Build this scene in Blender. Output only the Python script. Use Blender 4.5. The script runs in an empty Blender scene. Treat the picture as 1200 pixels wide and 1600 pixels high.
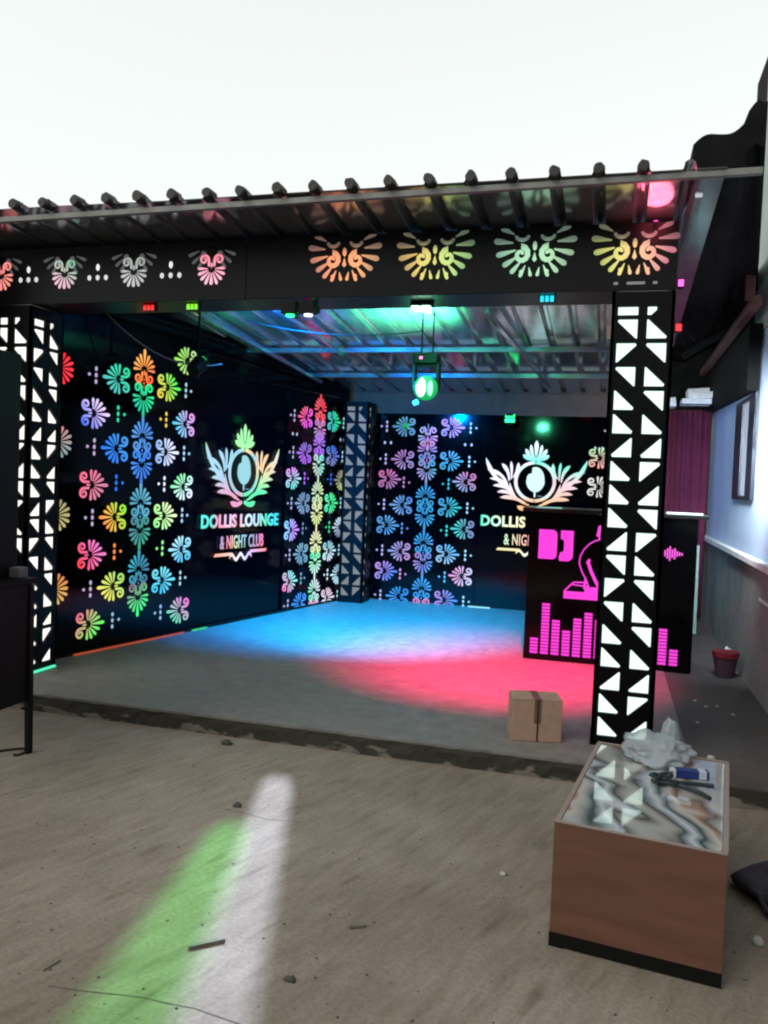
import bpy, bmesh, math, random
from mathutils import Vector, Matrix, noise
from mathutils.geometry import tessellate_polygon
random.seed(7)
S = bpy.context.scene
C = S.collection
R = math.radians
sin, cos, pi = math.sin, math.cos, math.pi

# ------------------------------------------------------------------ camera
cam_d = bpy.data.cameras.new('camera'); cam = bpy.data.objects.new('camera', cam_d); C.objects.link(cam); S.camera = cam
yaw, pit, rol = R(15.4), R(2.1), R(2.3)
f0 = Vector((-sin(yaw), cos(yaw), 0)); r0 = Vector((cos(yaw), sin(yaw), 0)); u0 = Vector((0, 0, 1))
fv = f0*cos(pit) - u0*sin(pit); uv = u0*cos(pit) + f0*sin(pit)
rv = r0*cos(rol) + uv*sin(rol); uv = uv*cos(rol) - r0*sin(rol)
M4 = Matrix((rv, uv, -fv)).transposed().to_4x4(); M4.translation = (0, 0, 1.6)
cam.matrix_world = M4
cam_d.sensor_fit = 'HORIZONTAL'; cam_d.sensor_width = 36; cam_d.lens = 38.4
cam_d.clip_start = .05; cam_d.clip_end = 500
# ------------------------------------------------------------------ world, sun, exposure
W = bpy.data.worlds.new('World'); S.world = W; W.use_nodes = True
wn = W.node_tree; wn.nodes.clear()
SUN_EL, SUN_AZ = 40, 215
sky = wn.nodes.new('ShaderNodeTexSky'); sky.sky_type = 'NISHITA'; sky.sun_disc = False
sky.sun_elevation = R(SUN_EL); sky.sun_rotation = R(SUN_AZ); sky.dust_density = 4
hs = wn.nodes.new('ShaderNodeHueSaturation'); hs.inputs['Saturation'].default_value = .10; hs.inputs['Value'].default_value = 1.0
gm = wn.nodes.new('ShaderNodeGamma'); gm.inputs['Gamma'].default_value = .35      # an even overcast veil
bg = wn.nodes.new('ShaderNodeBackground'); bg.inputs['Strength'].default_value = .15
sc = wn.nodes.new('ShaderNodeVectorMath'); sc.operation = 'MULTIPLY'; sc.inputs[1].default_value = (3.95, 4.12, 4.0)
out = wn.nodes.new('ShaderNodeOutputWorld')
wn.links.new(sky.outputs[0], hs.inputs['Color']); wn.links.new(hs.outputs[0], gm.inputs['Color']); wn.links.new(gm.outputs[0], sc.inputs[0])
wn.links.new(sc.outputs[0], bg.inputs['Color']); wn.links.new(bg.outputs[0], out.inputs[0])
sd = bpy.data.lights.new('sun', 'SUN'); sd.energy = .5; sd.angle = R(25); sd.color = (1, .95, .88)
so = bpy.data.objects.new('sun', sd); C.objects.link(so)
so.rotation_euler = (R(90-SUN_EL), 0, R(180-SUN_AZ))
S.view_settings.view_transform = 'Standard'; S.view_settings.look = 'None'; S.view_settings.exposure = .12; S.view_settings.gamma = 1
S.view_settings.use_curve_mapping = False
S.cycles.max_bounces = 8; S.cycles.glossy_bounces = 5; S.cycles.sample_clamp_indirect = 4
S.cycles.pixel_filter_type = 'GAUSSIAN'; S.cycles.filter_width = 2.4
S.cycles.use_light_tree = True

# ------------------------------------------------------------------ materials
def lin(c): return tuple(((x/12.92) if x <= .04045 else ((x+.055)/1.055)**2.4) for x in c)
def newmat(name):
    m = bpy.data.materials.new(name); m.use_nodes = True
    return m, m.node_tree, m.node_tree.nodes['Principled BSDF']
def mat(name, col, rough=.6, metal=0, nscale=0, namp=.25, bump=0, bscale=40, coat=0, spec=.5, rvar=0, stretch=(1, 1, 1)):
    m, t, b = newmat(name)
    b.inputs['Base Color'].default_value = (*col, 1); b.inputs['Roughness'].default_value = rough
    b.inputs['Metallic'].default_value = metal; b.inputs['Coat Weight'].default_value = coat
    b.inputs['Specular IOR Level'].default_value = spec
    tc = t.nodes.new('ShaderNodeTexCoord'); mp = t.nodes.new('ShaderNodeMapping'); mp.inputs['Scale'].default_value = stretch
    t.links.new(tc.outputs['Object'], mp.inputs[0])
    if nscale:
        n = t.nodes.new('ShaderNodeTexNoise'); n.inputs['Scale'].default_value = nscale; n.inputs['Detail'].default_value = 8; n.inputs['Roughness'].default_value = .65
        t.links.new(mp.outputs[0], n.inputs['Vector'])
        r = t.nodes.new('ShaderNodeValToRGB'); e = r.color_ramp.elements
        e[0].position = .3; e[1].position = .72
        e[0].color = (*[x*(1-namp) for x in col], 1); e[1].color = (*[min(1, x*(1+namp)) for x in col], 1)
        t.links.new(n.outputs['Fac'], r.inputs[0]); t.links.new(r.outputs[0], b.inputs['Base Color'])
        if rvar:
            mr = t.nodes.new('ShaderNodeMapRange'); mr.inputs['To Min'].default_value = rough-rvar; mr.inputs['To Max'].default_value = rough+rvar
            t.links.new(n.outputs['Fac'], mr.inputs['Value']); t.links.new(mr.outputs[0], b.inputs['Roughness'])
    if bump:
        n2 = t.nodes.new('ShaderNodeTexNoise'); n2.inputs['Scale'].default_value = bscale; n2.inputs['Detail'].default_value = 6
        t.links.new(mp.outputs[0], n2.inputs['Vector'])
        bp = t.nodes.new('ShaderNodeBump'); bp.inputs['Strength'].default_value = bump; bp.inputs['Distance'].default_value = .02
        t.links.new(n2.outputs['Fac'], bp.inputs['Height']); t.links.new(bp.outputs[0], b.inputs['Normal'])
    return m
def emis(name, col, s, base=(.04, .04, .04)):
    m, t, b = newmat(name)
    b.inputs['Base Color'].default_value = (*base, 1); b.inputs['Roughness'].default_value = .4
    b.inputs['Emission Color'].default_value = (*col, 1); b.inputs['Emission Strength'].default_value = s
    return m
def mat_inlay(name, s):
    m, t, b = newmat(name)
    a = t.nodes.new('ShaderNodeAttribute'); a.attribute_name = 'Col'
    b.inputs['Base Color'].default_value = (.07, .07, .07, 1); b.inputs['Roughness'].default_value = .3
    t.links.new(a.outputs['Color'], b.inputs['Emission Color']); b.inputs['Emission Strength'].default_value = s
    return m
M = {}
M['acm'] = mat('black_gloss_panel', (.0007, .0007, .0012), .075, spec=.16, nscale=1.2, namp=.3, bump=.04, bscale=1.6, rvar=.03)
M['fascia'] = mat('black_matt_panel', (.0045, .0055, .0052), .36, spec=.15, nscale=3, namp=.35, rvar=.08)
M['lattice'] = mat('black_lattice_metal', (.0025, .0025, .003), .4, spec=.12, nscale=6, namp=.3)
M['inlay'] = mat_inlay('backlit_acrylic', 1.0)
M['core'] = emis('white_led_diffuser', lin((.90, 1.0, .965)), 1.22)
M['coregreen'] = emis('soft_white_led_diffuser', lin((.78, .88, .88)), .55)
M['coredim'] = emis('dim_led_diffuser', lin((.66, .68, .66)), .50, (.002, .002, .002))
M['core_warm'] = emis('warm_white_led_diffuser', lin((1.0, .98, .94)), 1.25)
M['roof_under'] = mat('galvanised_roof_sheet', (.52, .53, .56), .15, metal=.86, nscale=2.2, namp=.30, bump=.10, bscale=2.5, rvar=.07)
M['cap'] = mat('dark_rib_cap', (.022, .018, .015), .6, nscale=9, namp=.4)
M['roof_top'] = mat('weathered_brown_roof_sheet', (.075, .06, .05), .5, metal=.3, nscale=5, namp=.4)
M['purlin'] = mat('grey_steel_tube', (.17, .165, .155), .5, metal=.4, nscale=8, namp=.3)
M['dark'] = mat('dark_plastic', (.0035, .0035, .004), .5, spec=.15, nscale=12, namp=.2)
M['darkcloth'] = mat('black_speaker_cloth', (.003, .0035, .004), .85, nscale=90, namp=.4)
M['stage'] = mat('stage_screed', (.20, .178, .160), .5, nscale=9, namp=.30, bump=.45, bscale=30, rvar=.12)
M['riser'] = mat('stained_stage_edge', (.040, .034, .027), .85, nscale=9, namp=.7, bump=.5, bscale=18)
def mat_kerb():
    m, t, b = newmat('chipped_dark_stage_edge'); N = t.nodes; L = t.links
    tc = N.new('ShaderNodeTexCoord'); mp = N.new('ShaderNodeMapping'); mp.inputs['Scale'].default_value = (6, 6, 14); L.new(tc.outputs['Object'], mp.inputs[0])
    n = N.new('ShaderNodeTexNoise'); n.inputs['Scale'].default_value = 1.1; n.inputs['Detail'].default_value = 5; L.new(mp.outputs[0], n.inputs['Vector'])
    sp = N.new('ShaderNodeSeparateXYZ'); L.new(tc.outputs['Object'], sp.inputs[0])
    a = N.new('ShaderNodeMath'); a.operation = 'MULTIPLY_ADD'; a.inputs[1].default_value = -2.6; L.new(sp.outputs[2], a.inputs[0]); L.new(n.outputs['Fac'], a.inputs[2])
    r = N.new('ShaderNodeValToRGB'); e = r.color_ramp.elements; e[0].position = .46; e[0].color = (.030, .026, .018, 1); e[1].position = .52; e[1].color = (.15, .13, .105, 1)
    L.new(a.outputs[0], r.inputs[0]); L.new(r.outputs[0], b.inputs['Base Color']); b.inputs['Roughness'].default_value = .9
    return m
M['riser'] = mat_kerb()
M['passage'] = mat('passage_cement', (.070, .056, .054), .75, nscale=3, namp=.35, bump=.25, bscale=14)
M['plaster'] = mat('grey_plaster', (.20, .195, .185), .85, nscale=4, namp=.25, bump=.3, bscale=20)
M['bluelitwall'] = mat('bluish_lit_wall', (.60, .74, .95), .5, nscale=1.5, namp=.10)  # pale blue base colour carries the bluish light on the wall
M['greenwall'] = mat('pale_green_painted_wall', (.42, .47, .44), .7, nscale=2, namp=.15)
M['ledge'] = mat('white_plaster_ledge', (.72, .72, .70), .7, nscale=14, namp=.25)
M['curtain'] = mat('maroon_curtain_cloth', (.15, .018, .055), .8, nscale=3, namp=.3)
M['wood'] = mat('old_brown_timber', (.20, .105, .088), .6, nscale=6, namp=.5, stretch=(8, 1, 8))
M['soffit'] = mat('dark_roof_lining', (.005, .0055, .005), .85, spec=.15, nscale=5, namp=.7, bump=.5, bscale=8)  # mottled near-black tone for eaves, flashing and rear wall
M['card'] = mat('cardboard', (.38, .235, .165), .85, nscale=18, namp=.12, bump=.05)
M['tape'] = mat('brown_packing_tape', (.16, .085, .05), .35)
M['laminate'] = None
M['edge'] = mat('beige_edge_banding', (.26, .20, .17), .45)
M['plinth'] = mat('black_plinth', (.004, .004, .004), .6, spec=.2)
M['tool'] = mat('dark_tool_steel', (.03, .045, .045), .4, metal=.5)
M['bluebox'] = mat('navy_printed_card', (.012, .03, .16), .4)
M['white'] = mat('white_plastic', (.55, .56, .58), .5)
M['stone'] = mat('cement_crumb', (.07, .062, .055), .9, nscale=30, namp=.4)
M['palestone'] = mat('pale_plaster_crumb', (.42, .41, .39), .9, nscale=30, namp=.2)
M['offcut'] = mat('dirty_wood_offcut', (.17, .15, .12), .8, nscale=20, namp=.4)
M['bagdark'] = mat('dark_vinyl_bag', (.022, .019, .026), .5, nscale=6, namp=.3, bump=.4, bscale=12)
M['redplastic'] = mat('red_plastic', (.12, .006, .01), .5)
M['purpleplastic'] = mat('purple_plastic', (.04, .018, .032), .45)
M['papers'] = mat('creased_white_paper', (.5, .49, .45), .8)
M['cord'] = mat('black_rubber_cable', (.012, .012, .012), .6)
M['magenta'] = emis('magenta_backlight', lin((.96, .20, .84)), 1.0)
M['greenlens'] = emis('green_led_lens', (.02, 1.0, .22), 3.2)
M['greenhot'] = emis('hot_green_led', (.45, 1.0, .65), 6.0)
M['cyanlens'] = emis('cyan_led', (.05, .6, 1.0), 2.2)
M['redlens'] = emis('red_led', (1, .01, .02), 3)
M['pinklens'] = emis('pink_led', (1, .08, .55), 2.5)
M['whitelens'] = emis('white_led', (.8, .95, 1), 2.0)

def mat_roofmix():
    return M['roof_under']
def mat_ground():
    m, t, b = newmat('brushed_cement_ground'); N = t.nodes; L = t.links
    tc = N.new('ShaderNodeTexCoord')
    rot = N.new('ShaderNodeMapping'); rot.inputs['Rotation'].default_value = (0, 0, R(20)); L.new(tc.outputs['Object'], rot.inputs[0])
    wn_ = N.new('ShaderNodeTexNoise'); wn_.inputs['Scale'].default_value = .9; L.new(tc.outputs['Object'], wn_.inputs['Vector'])
    ad = N.new('ShaderNodeMixRGB'); ad.blend_type = 'ADD'; ad.inputs[0].default_value = .10; L.new(rot.outputs[0], ad.inputs[1]); L.new(wn_.outputs['Color'], ad.inputs[2])
    st = N.new('ShaderNodeMapping'); st.inputs['Scale'].default_value = (17, 3.4, 1); L.new(ad.outputs[0], st.inputs[0])
    n1 = N.new('ShaderNodeTexNoise'); n1.inputs['Scale'].default_value = 1.0; n1.inputs['Detail'].default_value = 7; n1.inputs['Roughness'].default_value = .62; L.new(st.outputs[0], n1.inputs['Vector'])
    n2 = N.new('ShaderNodeTexNoise'); n2.inputs['Scale'].default_value = .75; n2.inputs['Detail'].default_value = 6; L.new(tc.outputs['Object'], n2.inputs['Vector'])
    n3 = N.new('ShaderNodeTexNoise'); n3.inputs['Scale'].default_value = 55; n3.inputs['Detail'].default_value = 4; L.new(tc.outputs['Object'], n3.inputs['Vector'])
    r1 = N.new('ShaderNodeValToRGB'); e = r1.color_ramp.elements; e[0].position = .30; e[0].color = (.240, .192, .152, 1); e[1].position = .70; e[1].color = (.352, .298, .246, 1)
    L.new(n1.outputs['Fac'], r1.inputs[0])
    r2 = N.new('ShaderNodeValToRGB'); e = r2.color_ramp.elements; e[0].position = .36; e[0].color = (.66, .62, .57, 1); e[1].position = .68; e[1].color = (1.0, 1.0, .985, 1)
    L.new(n2.outputs['Fac'], r2.inputs[0])
    mu = N.new('ShaderNodeMixRGB'); mu.blend_type = 'MULTIPLY'; mu.inputs[0].default_value = 1; L.new(r1.outputs[0], mu.inputs[1]); L.new(r2.outputs[0], mu.inputs[2])
    r3 = N.new('ShaderNodeValToRGB'); e = r3.color_ramp.elements; e[0].position = .35; e[0].color = (.78, .78, .78, 1); e[1].position = .6; e[1].color = (1.05, 1.05, 1.05, 1)
    L.new(n3.outputs['Fac'], r3.inputs[0])
    m2 = N.new('ShaderNodeMixRGB'); m2.blend_type = 'MULTIPLY'; m2.inputs[0].default_value = .7; L.new(mu.outputs[0], m2.inputs[1]); L.new(r3.outputs[0], m2.inputs[2])
    # dark scattered stains
    v = N.new('ShaderNodeTexNoise'); v.inputs['Scale'].default_value = 6; v.inputs['Detail'].default_value = 3; L.new(st.outputs[0], v.inputs['Vector']); v.inputs['Scale'].default_value = .8
    r4 = N.new('ShaderNodeValToRGB'); e = r4.color_ramp.elements; e[0].position = .60; e[0].color = (1, 1, 1, 1); e[1].position = .72; e[1].color = (.72, .69, .65, 1)
    L.new(v.outputs['Fac'], r4.inputs[0])
    m3 = N.new('ShaderNodeMixRGB'); m3.blend_type = 'MULTIPLY'; m3.inputs[0].default_value = 1; L.new(m2.outputs[0], m3.inputs[1]); L.new(r4.outputs[0], m3.inputs[2])
    L.new(m3.outputs[0], b.inputs['Base Color']); b.inputs['Roughness'].default_value = .8
    bp = N.new('ShaderNodeBump'); bp.inputs['Strength'].default_value = .35; bp.inputs['Distance'].default_value = .012
    mx = N.new('ShaderNodeMath'); mx.operation = 'ADD'; L.new(n1.outputs['Fac'], mx.inputs[0]); L.new(n3.outputs['Fac'], mx.inputs[1]); L.new(mx.outputs[0], bp.inputs['Height']); L.new(bp.outputs[0], b.inputs['Normal'])
    return m
M['ground'] = mat_ground()
def mat_laminate():
    m, t, b = newmat('reddish_brown_wood_laminate'); N = t.nodes; L = t.links
    tc = N.new('ShaderNodeTexCoord'); st = N.new('ShaderNodeMapping'); st.inputs['Scale'].default_value = (1.4, 1.4, 12); L.new(tc.outputs['Object'], st.inputs[0])
    n = N.new('ShaderNodeTexNoise'); n.inputs['Scale'].default_value = 1.6; n.inputs['Detail'].default_value = 6; n.inputs['Distortion'].default_value = .4; L.new(st.outputs[0], n.inputs['Vector'])
    r = N.new('ShaderNodeValToRGB'); e = r.color_ramp.elements; e[0].position = .3; e[0].color = (.118, .050, .033, 1); e[1].position = .72; e[1].color = (.172, .078, .051, 1)
    L.new(n.outputs['Fac'], r.inputs[0]); L.new(r.outputs[0], b.inputs['Base Color']); b.inputs['Roughness'].default_value = .38
    return m
M['laminate'] = mat_laminate()
def mat_marble():
    m, t, b = newmat('swirled_marble_print_glass'); N = t.nodes; L = t.links
    tc = N.new('ShaderNodeTexCoord')
    n0 = N.new('ShaderNodeTexNoise'); n0.inputs['Scale'].default_value = 1.3; n0.inputs['Detail'].default_value = 2.5; n0.inputs['Distortion'].default_value = .9; L.new(tc.outputs['Object'], n0.inputs['Vector'])
    ad = N.new('ShaderNodeMixRGB'); ad.blend_type = 'ADD'; ad.inputs[0].default_value = .9; L.new(tc.outputs['Object'], ad.inputs[1]); L.new(n0.outputs['Color'], ad.inputs[2])
    mp = N.new('ShaderNodeMapping'); mp.inputs['Rotation'].default_value = (0, 0, R(-38)); mp.inputs['Scale'].default_value = (1, .45, 1); L.new(ad.outputs[0], mp.inputs[0])
    w = N.new('ShaderNodeTexWave'); w.inputs['Scale'].default_value = .42; w.inputs['Distortion'].default_value = 1.6; w.inputs['Detail'].default_value = 2; w.inputs['Detail Scale'].default_value = 1.2
    L.new(mp.outputs[0], w.inputs['Vector'])
    r = N.new('ShaderNodeValToRGB'); cr = r.color_ramp
    cols = [(0, (.38, .37, .34)), (.14, (.50, .47, .43)), (.24, (.16, .12, .10)), (.31, (.40, .26, .19)), (.36, (.55, .50, .45)), (.48, (.33, .34, .33)), (.58, (.055, .075, .075)), (.66, (.30, .34, .36)), (.74, (.60, .60, .60)), (.82, (.30, .35, .40)), (.90, (.10, .09, .08)), (1, (.42, .41, .38))]
    cr.elements[0].position = 0; cr.elements[0].color = (*cols[0][1], 1); cr.elements[1].position = 1; cr.elements[1].color = (*cols[-1][1], 1)
    for p, c in cols[1:-1]:
        e = cr.elements.new(p); e.color = (*c, 1)
    L.new(w.outputs['Fac'], r.inputs[0]); L.new(r.outputs[0], b.inputs['Base Color'])
    b.inputs['Roughness'].default_value = .07; b.inputs['Coat Weight'].default_value = 1; b.inputs['Coat Roughness'].default_value = .02; b.inputs['IOR'].default_value = 1.6
    return m
M['marble'] = mat_marble()
def mat_plastic():
    m, t, b = newmat('thin_grey_plastic_film'); b.inputs['Base Color'].default_value = (.42, .46, .48, 1)
    b.inputs['Roughness'].default_value = .32; b.inputs['Alpha'].default_value = .58; b.inputs['Subsurface Weight'].default_value = .15
    return m
M['bag'] = mat_plastic()

# ------------------------------------------------------------------ mesh helpers
class MB:
    def __init__(s): s.v = []; s.f = []; s.c = []; s.m = []
    def add(s, vs, fs, col=(1, 1, 1), mi=0):
        o = len(s.v); s.v += [tuple(v) for v in vs]
        for f in fs: s.f.append([i+o for i in f]); s.c.append(col); s.m.append(mi)
        return s
    def box(s, x0, x1, y0, y1, z0, z1, col=(1, 1, 1), mi=0):
        vs = [(x0,y0,z0),(x1,y0,z0),(x1,y1,z0),(x0,y1,z0),(x0,y0,z1),(x1,y0,z1),(x1,y1,z1),(x0,y1,z1)]
        return s.add(vs, [(0,3,2,1),(4,5,6,7),(0,1,5,4),(1,2,6,5),(2,3,7,6),(3,0,4,7)], col, mi)
    def plate(s, pts, y0, y1, col=(1, 1, 1), mi=0):
        """flat outline in x,z given thickness from y0 (front) to y1"""
        n = len(pts)
        a = sum(pts[i][0]*pts[(i+1) % n][1]-pts[(i+1) % n][0]*pts[i][1] for i in range(n))
        if a < 0: pts = pts[::-1]
        vs = [(p[0], y0, p[1]) for p in pts]+[(p[0], y1, p[1]) for p in pts]
        tri = tessellate_polygon([[Vector((p[0], p[1], 0)) for p in pts]])
        fs = []
        for t in tri:
            q = [pts[i] for i in t]
            ar = (q[1][0]-q[0][0])*(q[2][1]-q[0][1])-(q[2][0]-q[0][0])*(q[1][1]-q[0][1])
            fs.append(tuple(t) if ar > 0 else tuple(t[::-1]))
        fs += [(i, i+n, (i+1) % n+n, (i+1) % n) for i in range(n)]
        return s.add(vs, fs, col, mi)
    def holed(s, outer, holes, y0, y1):
        loops = [[Vector((p[0], p[1], 0)) for p in outer]]+[[Vector((p[0], p[1], 0)) for p in h] for h in holes]
        flat = [p for l in loops for p in l]; n = len(flat)
        tri = tessellate_polygon(loops)
        vs = [(p.x, y0, p.y) for p in flat]+[(p.x, y1, p.y) for p in flat]; fs = []
        for t in tri:
            q = [flat[i] for i in t]
            ar = (q[1].x-q[0].x)*(q[2].y-q[0].y)-(q[2].x-q[0].x)*(q[1].y-q[0].y)
            t = tuple(t) if ar > 0 else tuple(t[::-1])
            fs.append(t); fs.append(tuple(i+n for i in t[::-1]))
        o = 0
        for l in loops:
            k = len(l)
            for i in range(k): a, b = o+i, o+(i+1) % k; fs.append((a, a+n, b+n, b))
            o += k
        return s.add(vs, fs)
    def tube(s, p0, p1, r0, r1=None, n=10, col=(1, 1, 1), mi=0, sq=False):
        p0 = Vector(p0); p1 = Vector(p1); r1 = r0 if r1 is None else r1
        d = (p1-p0).normalized(); a = d.cross(Vector((0, 0, 1)) if abs(d.z) < .95 else Vector((1, 0, 0))).normalized(); b = d.cross(a)
        if sq: n = 4
        vs = []
        for p, r in ((p0, r0), (p1, r1)):
            for i in range(n):
                t = 2*pi*(i+.5)/n; k = r*(math.sqrt(2) if sq else 1)
                vs.append(p+a*cos(t)*k+b*sin(t)*k)
        fs = [(i, i+n, (i+1) % n+n, (i+1) % n) for i in range(n)]+[tuple(range(n)), tuple(range(2*n-1, n-1, -1))]
        return s.add(vs, fs, col, mi)
    def path(s, pts, r, n=8, col=(1, 1, 1)):
        for a, b in zip(pts[:-1], pts[1:]): s.tube(a, b, r, n=n, col=col)
        return s
    def build(s, name, m, parent=None, smooth=False, bevel=0):
        me = bpy.data.meshes.new(name); me.from_pydata(s.v, [], s.f); me.update()
        ms = m if isinstance(m, (list, tuple)) else [m]
        for x in ms: me.materials.append(x)
        if any(c != (1, 1, 1) for c in s.c):
            at = me.color_attributes.new('Col', 'FLOAT_COLOR', 'CORNER')
            for p in me.polygons:
                cc = s.c[p.index]
                for li in p.loop_indices:
                    col = cc(me.vertices[me.loops[li].vertex_index].co) if callable(cc) else cc
                    at.data[li].color = (*col, 1)
        for p in me.polygons:
            p.material_index = s.m[p.index]; p.use_smooth = smooth
        o = bpy.data.objects.new(name, me); C.objects.link(o); o.parent = parent
        bm = bmesh.new(); bm.from_mesh(me); bmesh.ops.recalc_face_normals(bm, faces=bm.faces); bm.to_mesh(me); bm.free()
        if bevel:
            md = o.modifiers.new('bevel', 'BEVEL'); md.width = bevel; md.segments = 2; md.limit_method = 'ANGLE'
        return o
def tag(o, label=None, cat=None, group=None, kind=None):
    if label: o['label'] = label
    if cat: o['category'] = cat
    if group: o['group'] = group
    if kind: o['kind'] = kind
    return o
def thing(name, loc, label, cat, group=None, rz=0):
    o = bpy.data.objects.new(name, None); C.objects.link(o); o.location = loc; o.rotation_euler = (0, 0, rz); o.empty_display_size = .1
    return tag(o, label, cat, group)
def lamp(kind, name, parent, loc, color, energy, target=None, size=60, blend=.5, rad=.03):
    l = bpy.data.lights.new(name, kind); l.color = color; l.energy = energy
    if kind in ('SPOT', 'POINT'): l.shadow_soft_size = rad
    if kind == 'SPOT': l.spot_size = R(size); l.spot_blend = blend
    o = bpy.data.objects.new(name, l); C.objects.link(o); o.parent = parent
    o.location = loc
    if target is not None:
        base = parent.location if parent else Vector((0, 0, 0))
        d = Vector(target)-(Vector(loc)+base)
        o.rotation_euler = d.to_track_quat('-Z', 'Y').to_euler()
    return o

# ================================================================== GROUND AND FLOORS
SZ = .11
tag(MB().box(-60, 60, -30, 90, -.3, 0).build('ground', M['ground']), kind='structure')
sf = MB().box(-5.6, .50, 4.575, 9.98, .004, SZ).build('stage_floor', [M['stage']]); tag(sf, kind='structure')
# stage front riser: rough, chipped edge strip standing just proud of the slab
rb = MB(); n = 150
vs = []
for i in range(n+1):
    x = -5.6+6.1*i/n
    for j, z in enumerate((.001, .035, .075, SZ-.012)):
        k = noise.noise(Vector((x*5, z*30, 2)))*.014+noise.noise(Vector((x*23, z*60, 9)))*.008
        vs.append((x, 4.566+k-.006*(3-j)*.6, z+(noise.noise(Vector((x*9, 1, 1)))*.006 if j == 3 else 0)))
fs = [(i*4+j, (i+1)*4+j, (i+1)*4+j+1, i*4+j+1) for i in range(n) for j in range(3)]
rb.add(vs, fs); tag(rb.build('stage_kerb', M['riser']), kind='structure')
pf = MB().box(.502, 1.75, 4.52, 12.0, .004, SZ-.008).build('passage_floor', M['passage']); tag(pf, kind='structure')
rb = MB(); vs = []
for i in range(41):
    x = .502+1.3*i/40
    for j, z in enumerate((.001, .05, SZ-.014)):
        vs.append((x, 4.512+noise.noise(Vector((x*8, z*30, 5)))*.012-.004*(2-j), z))
rb.add(vs, [(i*3+j, (i+1)*3+j, (i+1)*3+j+1, i*3+j+1) for i in range(40) for j in range(2)])
tag(rb.build('passage_kerb', M['riser']), kind='structure')

# ================================================================== PATTERN SHAPES (x,z outlines)
def rotp(pts, a, ox=0, oz=0, s=1):
    c_, s_ = cos(a), sin(a)
    return [((x*c_-z*s_)*s+ox, (x*s_+z*c_)*s+oz) for x, z in pts]
def petal(l0, l1, w, n=5):
    L_ = []
    prof = [(0, .22), (.25, .45), (.55, .82), (.80, 1.0), (.93, .78), (1, .0)]
    for t, k in prof: L_.append((-w/2*k, l0+(l1-l0)*t))
    return L_+[(-x, z) for x, z in L_[::-1][1:]]
def spiral(r, th, turns=1.25, side=1, n=14, a0=.5, sg=-1):
    o, i_ = [], []
    for k in range(n+1):
        t = k/n; a = pi*a0+sg*turns*2*pi*t; rr = r*(1-.72*t); w = th*(1-.45*t)
        o.append((side*rr*cos(a), rr*sin(a))); i_.append((side*max(rr-w, .003)*cos(a), max(rr-w, .003)*sin(a)))
    return o, i_
def strip(mb, o, i_, y0, y1, col):
    n = len(o); vs = [(p[0], y0, p[1]) for p in o]+[(p[0], y0, p[1]) for p in i_]+[(p[0], y1, p[1]) for p in o]+[(p[0], y1, p[1]) for p in i_]
    fs = [(k, k+1, n+k+1, n+k) for k in range(n-1)]+[(k, 2*n+k, 2*n+k+1, k+1) for k in range(n-1)]+[(n+k, n+k+1, 3*n+k+1, 3*n+k) for k in range(n-1)]
    mb.add(vs, fs, col)
YF, YB = -.003, .0008
def mix(a, b, t): return tuple(a[i]*(1-t)+b[i]*t for i in range(3))
def flower(mb, x, z, ang, c1, c2, s=1.0, swirl=True, tip=.158):
    """fan of petals, long petal along ang, two curls on the other side"""
    c1 = lin(c1); c2 = lin(c2)
    ca, sa = cos(ang), sin(ang)
    ax = random.uniform(0, 2*pi)
    def cf(co):
        t = .5+((co.x-x)*cos(ax)+(co.z-z)*sin(ax))/(.24*s); t = min(1, max(0, t)); return mix(c1, c2, t)
    for a, l, w in ((0, tip, .026), (23, .124, .0225), (-23, .124, .0225), (46, .118, .0225), (-46, .118, .0225), (69, .116, .0225), (-69, .116, .0225), (92, .112, .021), (-92, .112, .021)):
        mb.plate(rotp(rotp(petal(.030, l, w), R(a)), ang, x, z, s), YF, YB, cf)
    if swirl:
        for sd in (1, -1):
            o, i_ = spiral(.047, .020, 1.3, side=sd, a0=1.0, sg=1, n=16)
            off = lambda P: rotp([(px+sd*.060, pz-.066) for px, pz in P], ang, x, z, s)
            strip(mb, off(o), off(i_), YF, YB, cf)
            mb.plate(off([(sd*-.047, .001), (sd*-.027, .001), (sd*-.030, .045), (sd*-.046, .052)]), YF, YB, cf)
        mb.plate(rotp([(0, -.004), (.009, -.030), (0, -.048), (-.009, -.030)], ang, x, z, s), YF-.0003, YB, cf)
def dot(mb, x, z, c, rx=.013, rz=.019):
    c = lin(tuple(min(1, k*1.15) for k in c)); mb.plate([(x+rx*cos(t*pi/4), z+rz*sin(t*pi/4)) for t in range(8)], YF, YB, c)
def dots3(mb, x, z, side, c):
    for dz in (.052, 0, -.052): dot(mb, x, z+dz, c)
    dot(mb, x+side*.07, z, c, .013, .013)
UP, DN, LF, RT = 0, pi, pi/2, -pi/2
O_, G_, B_, P_ = (1, .42, .18), (.15, .9, .55), (.22, .48, .92), (.9, .4, .55)

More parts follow.
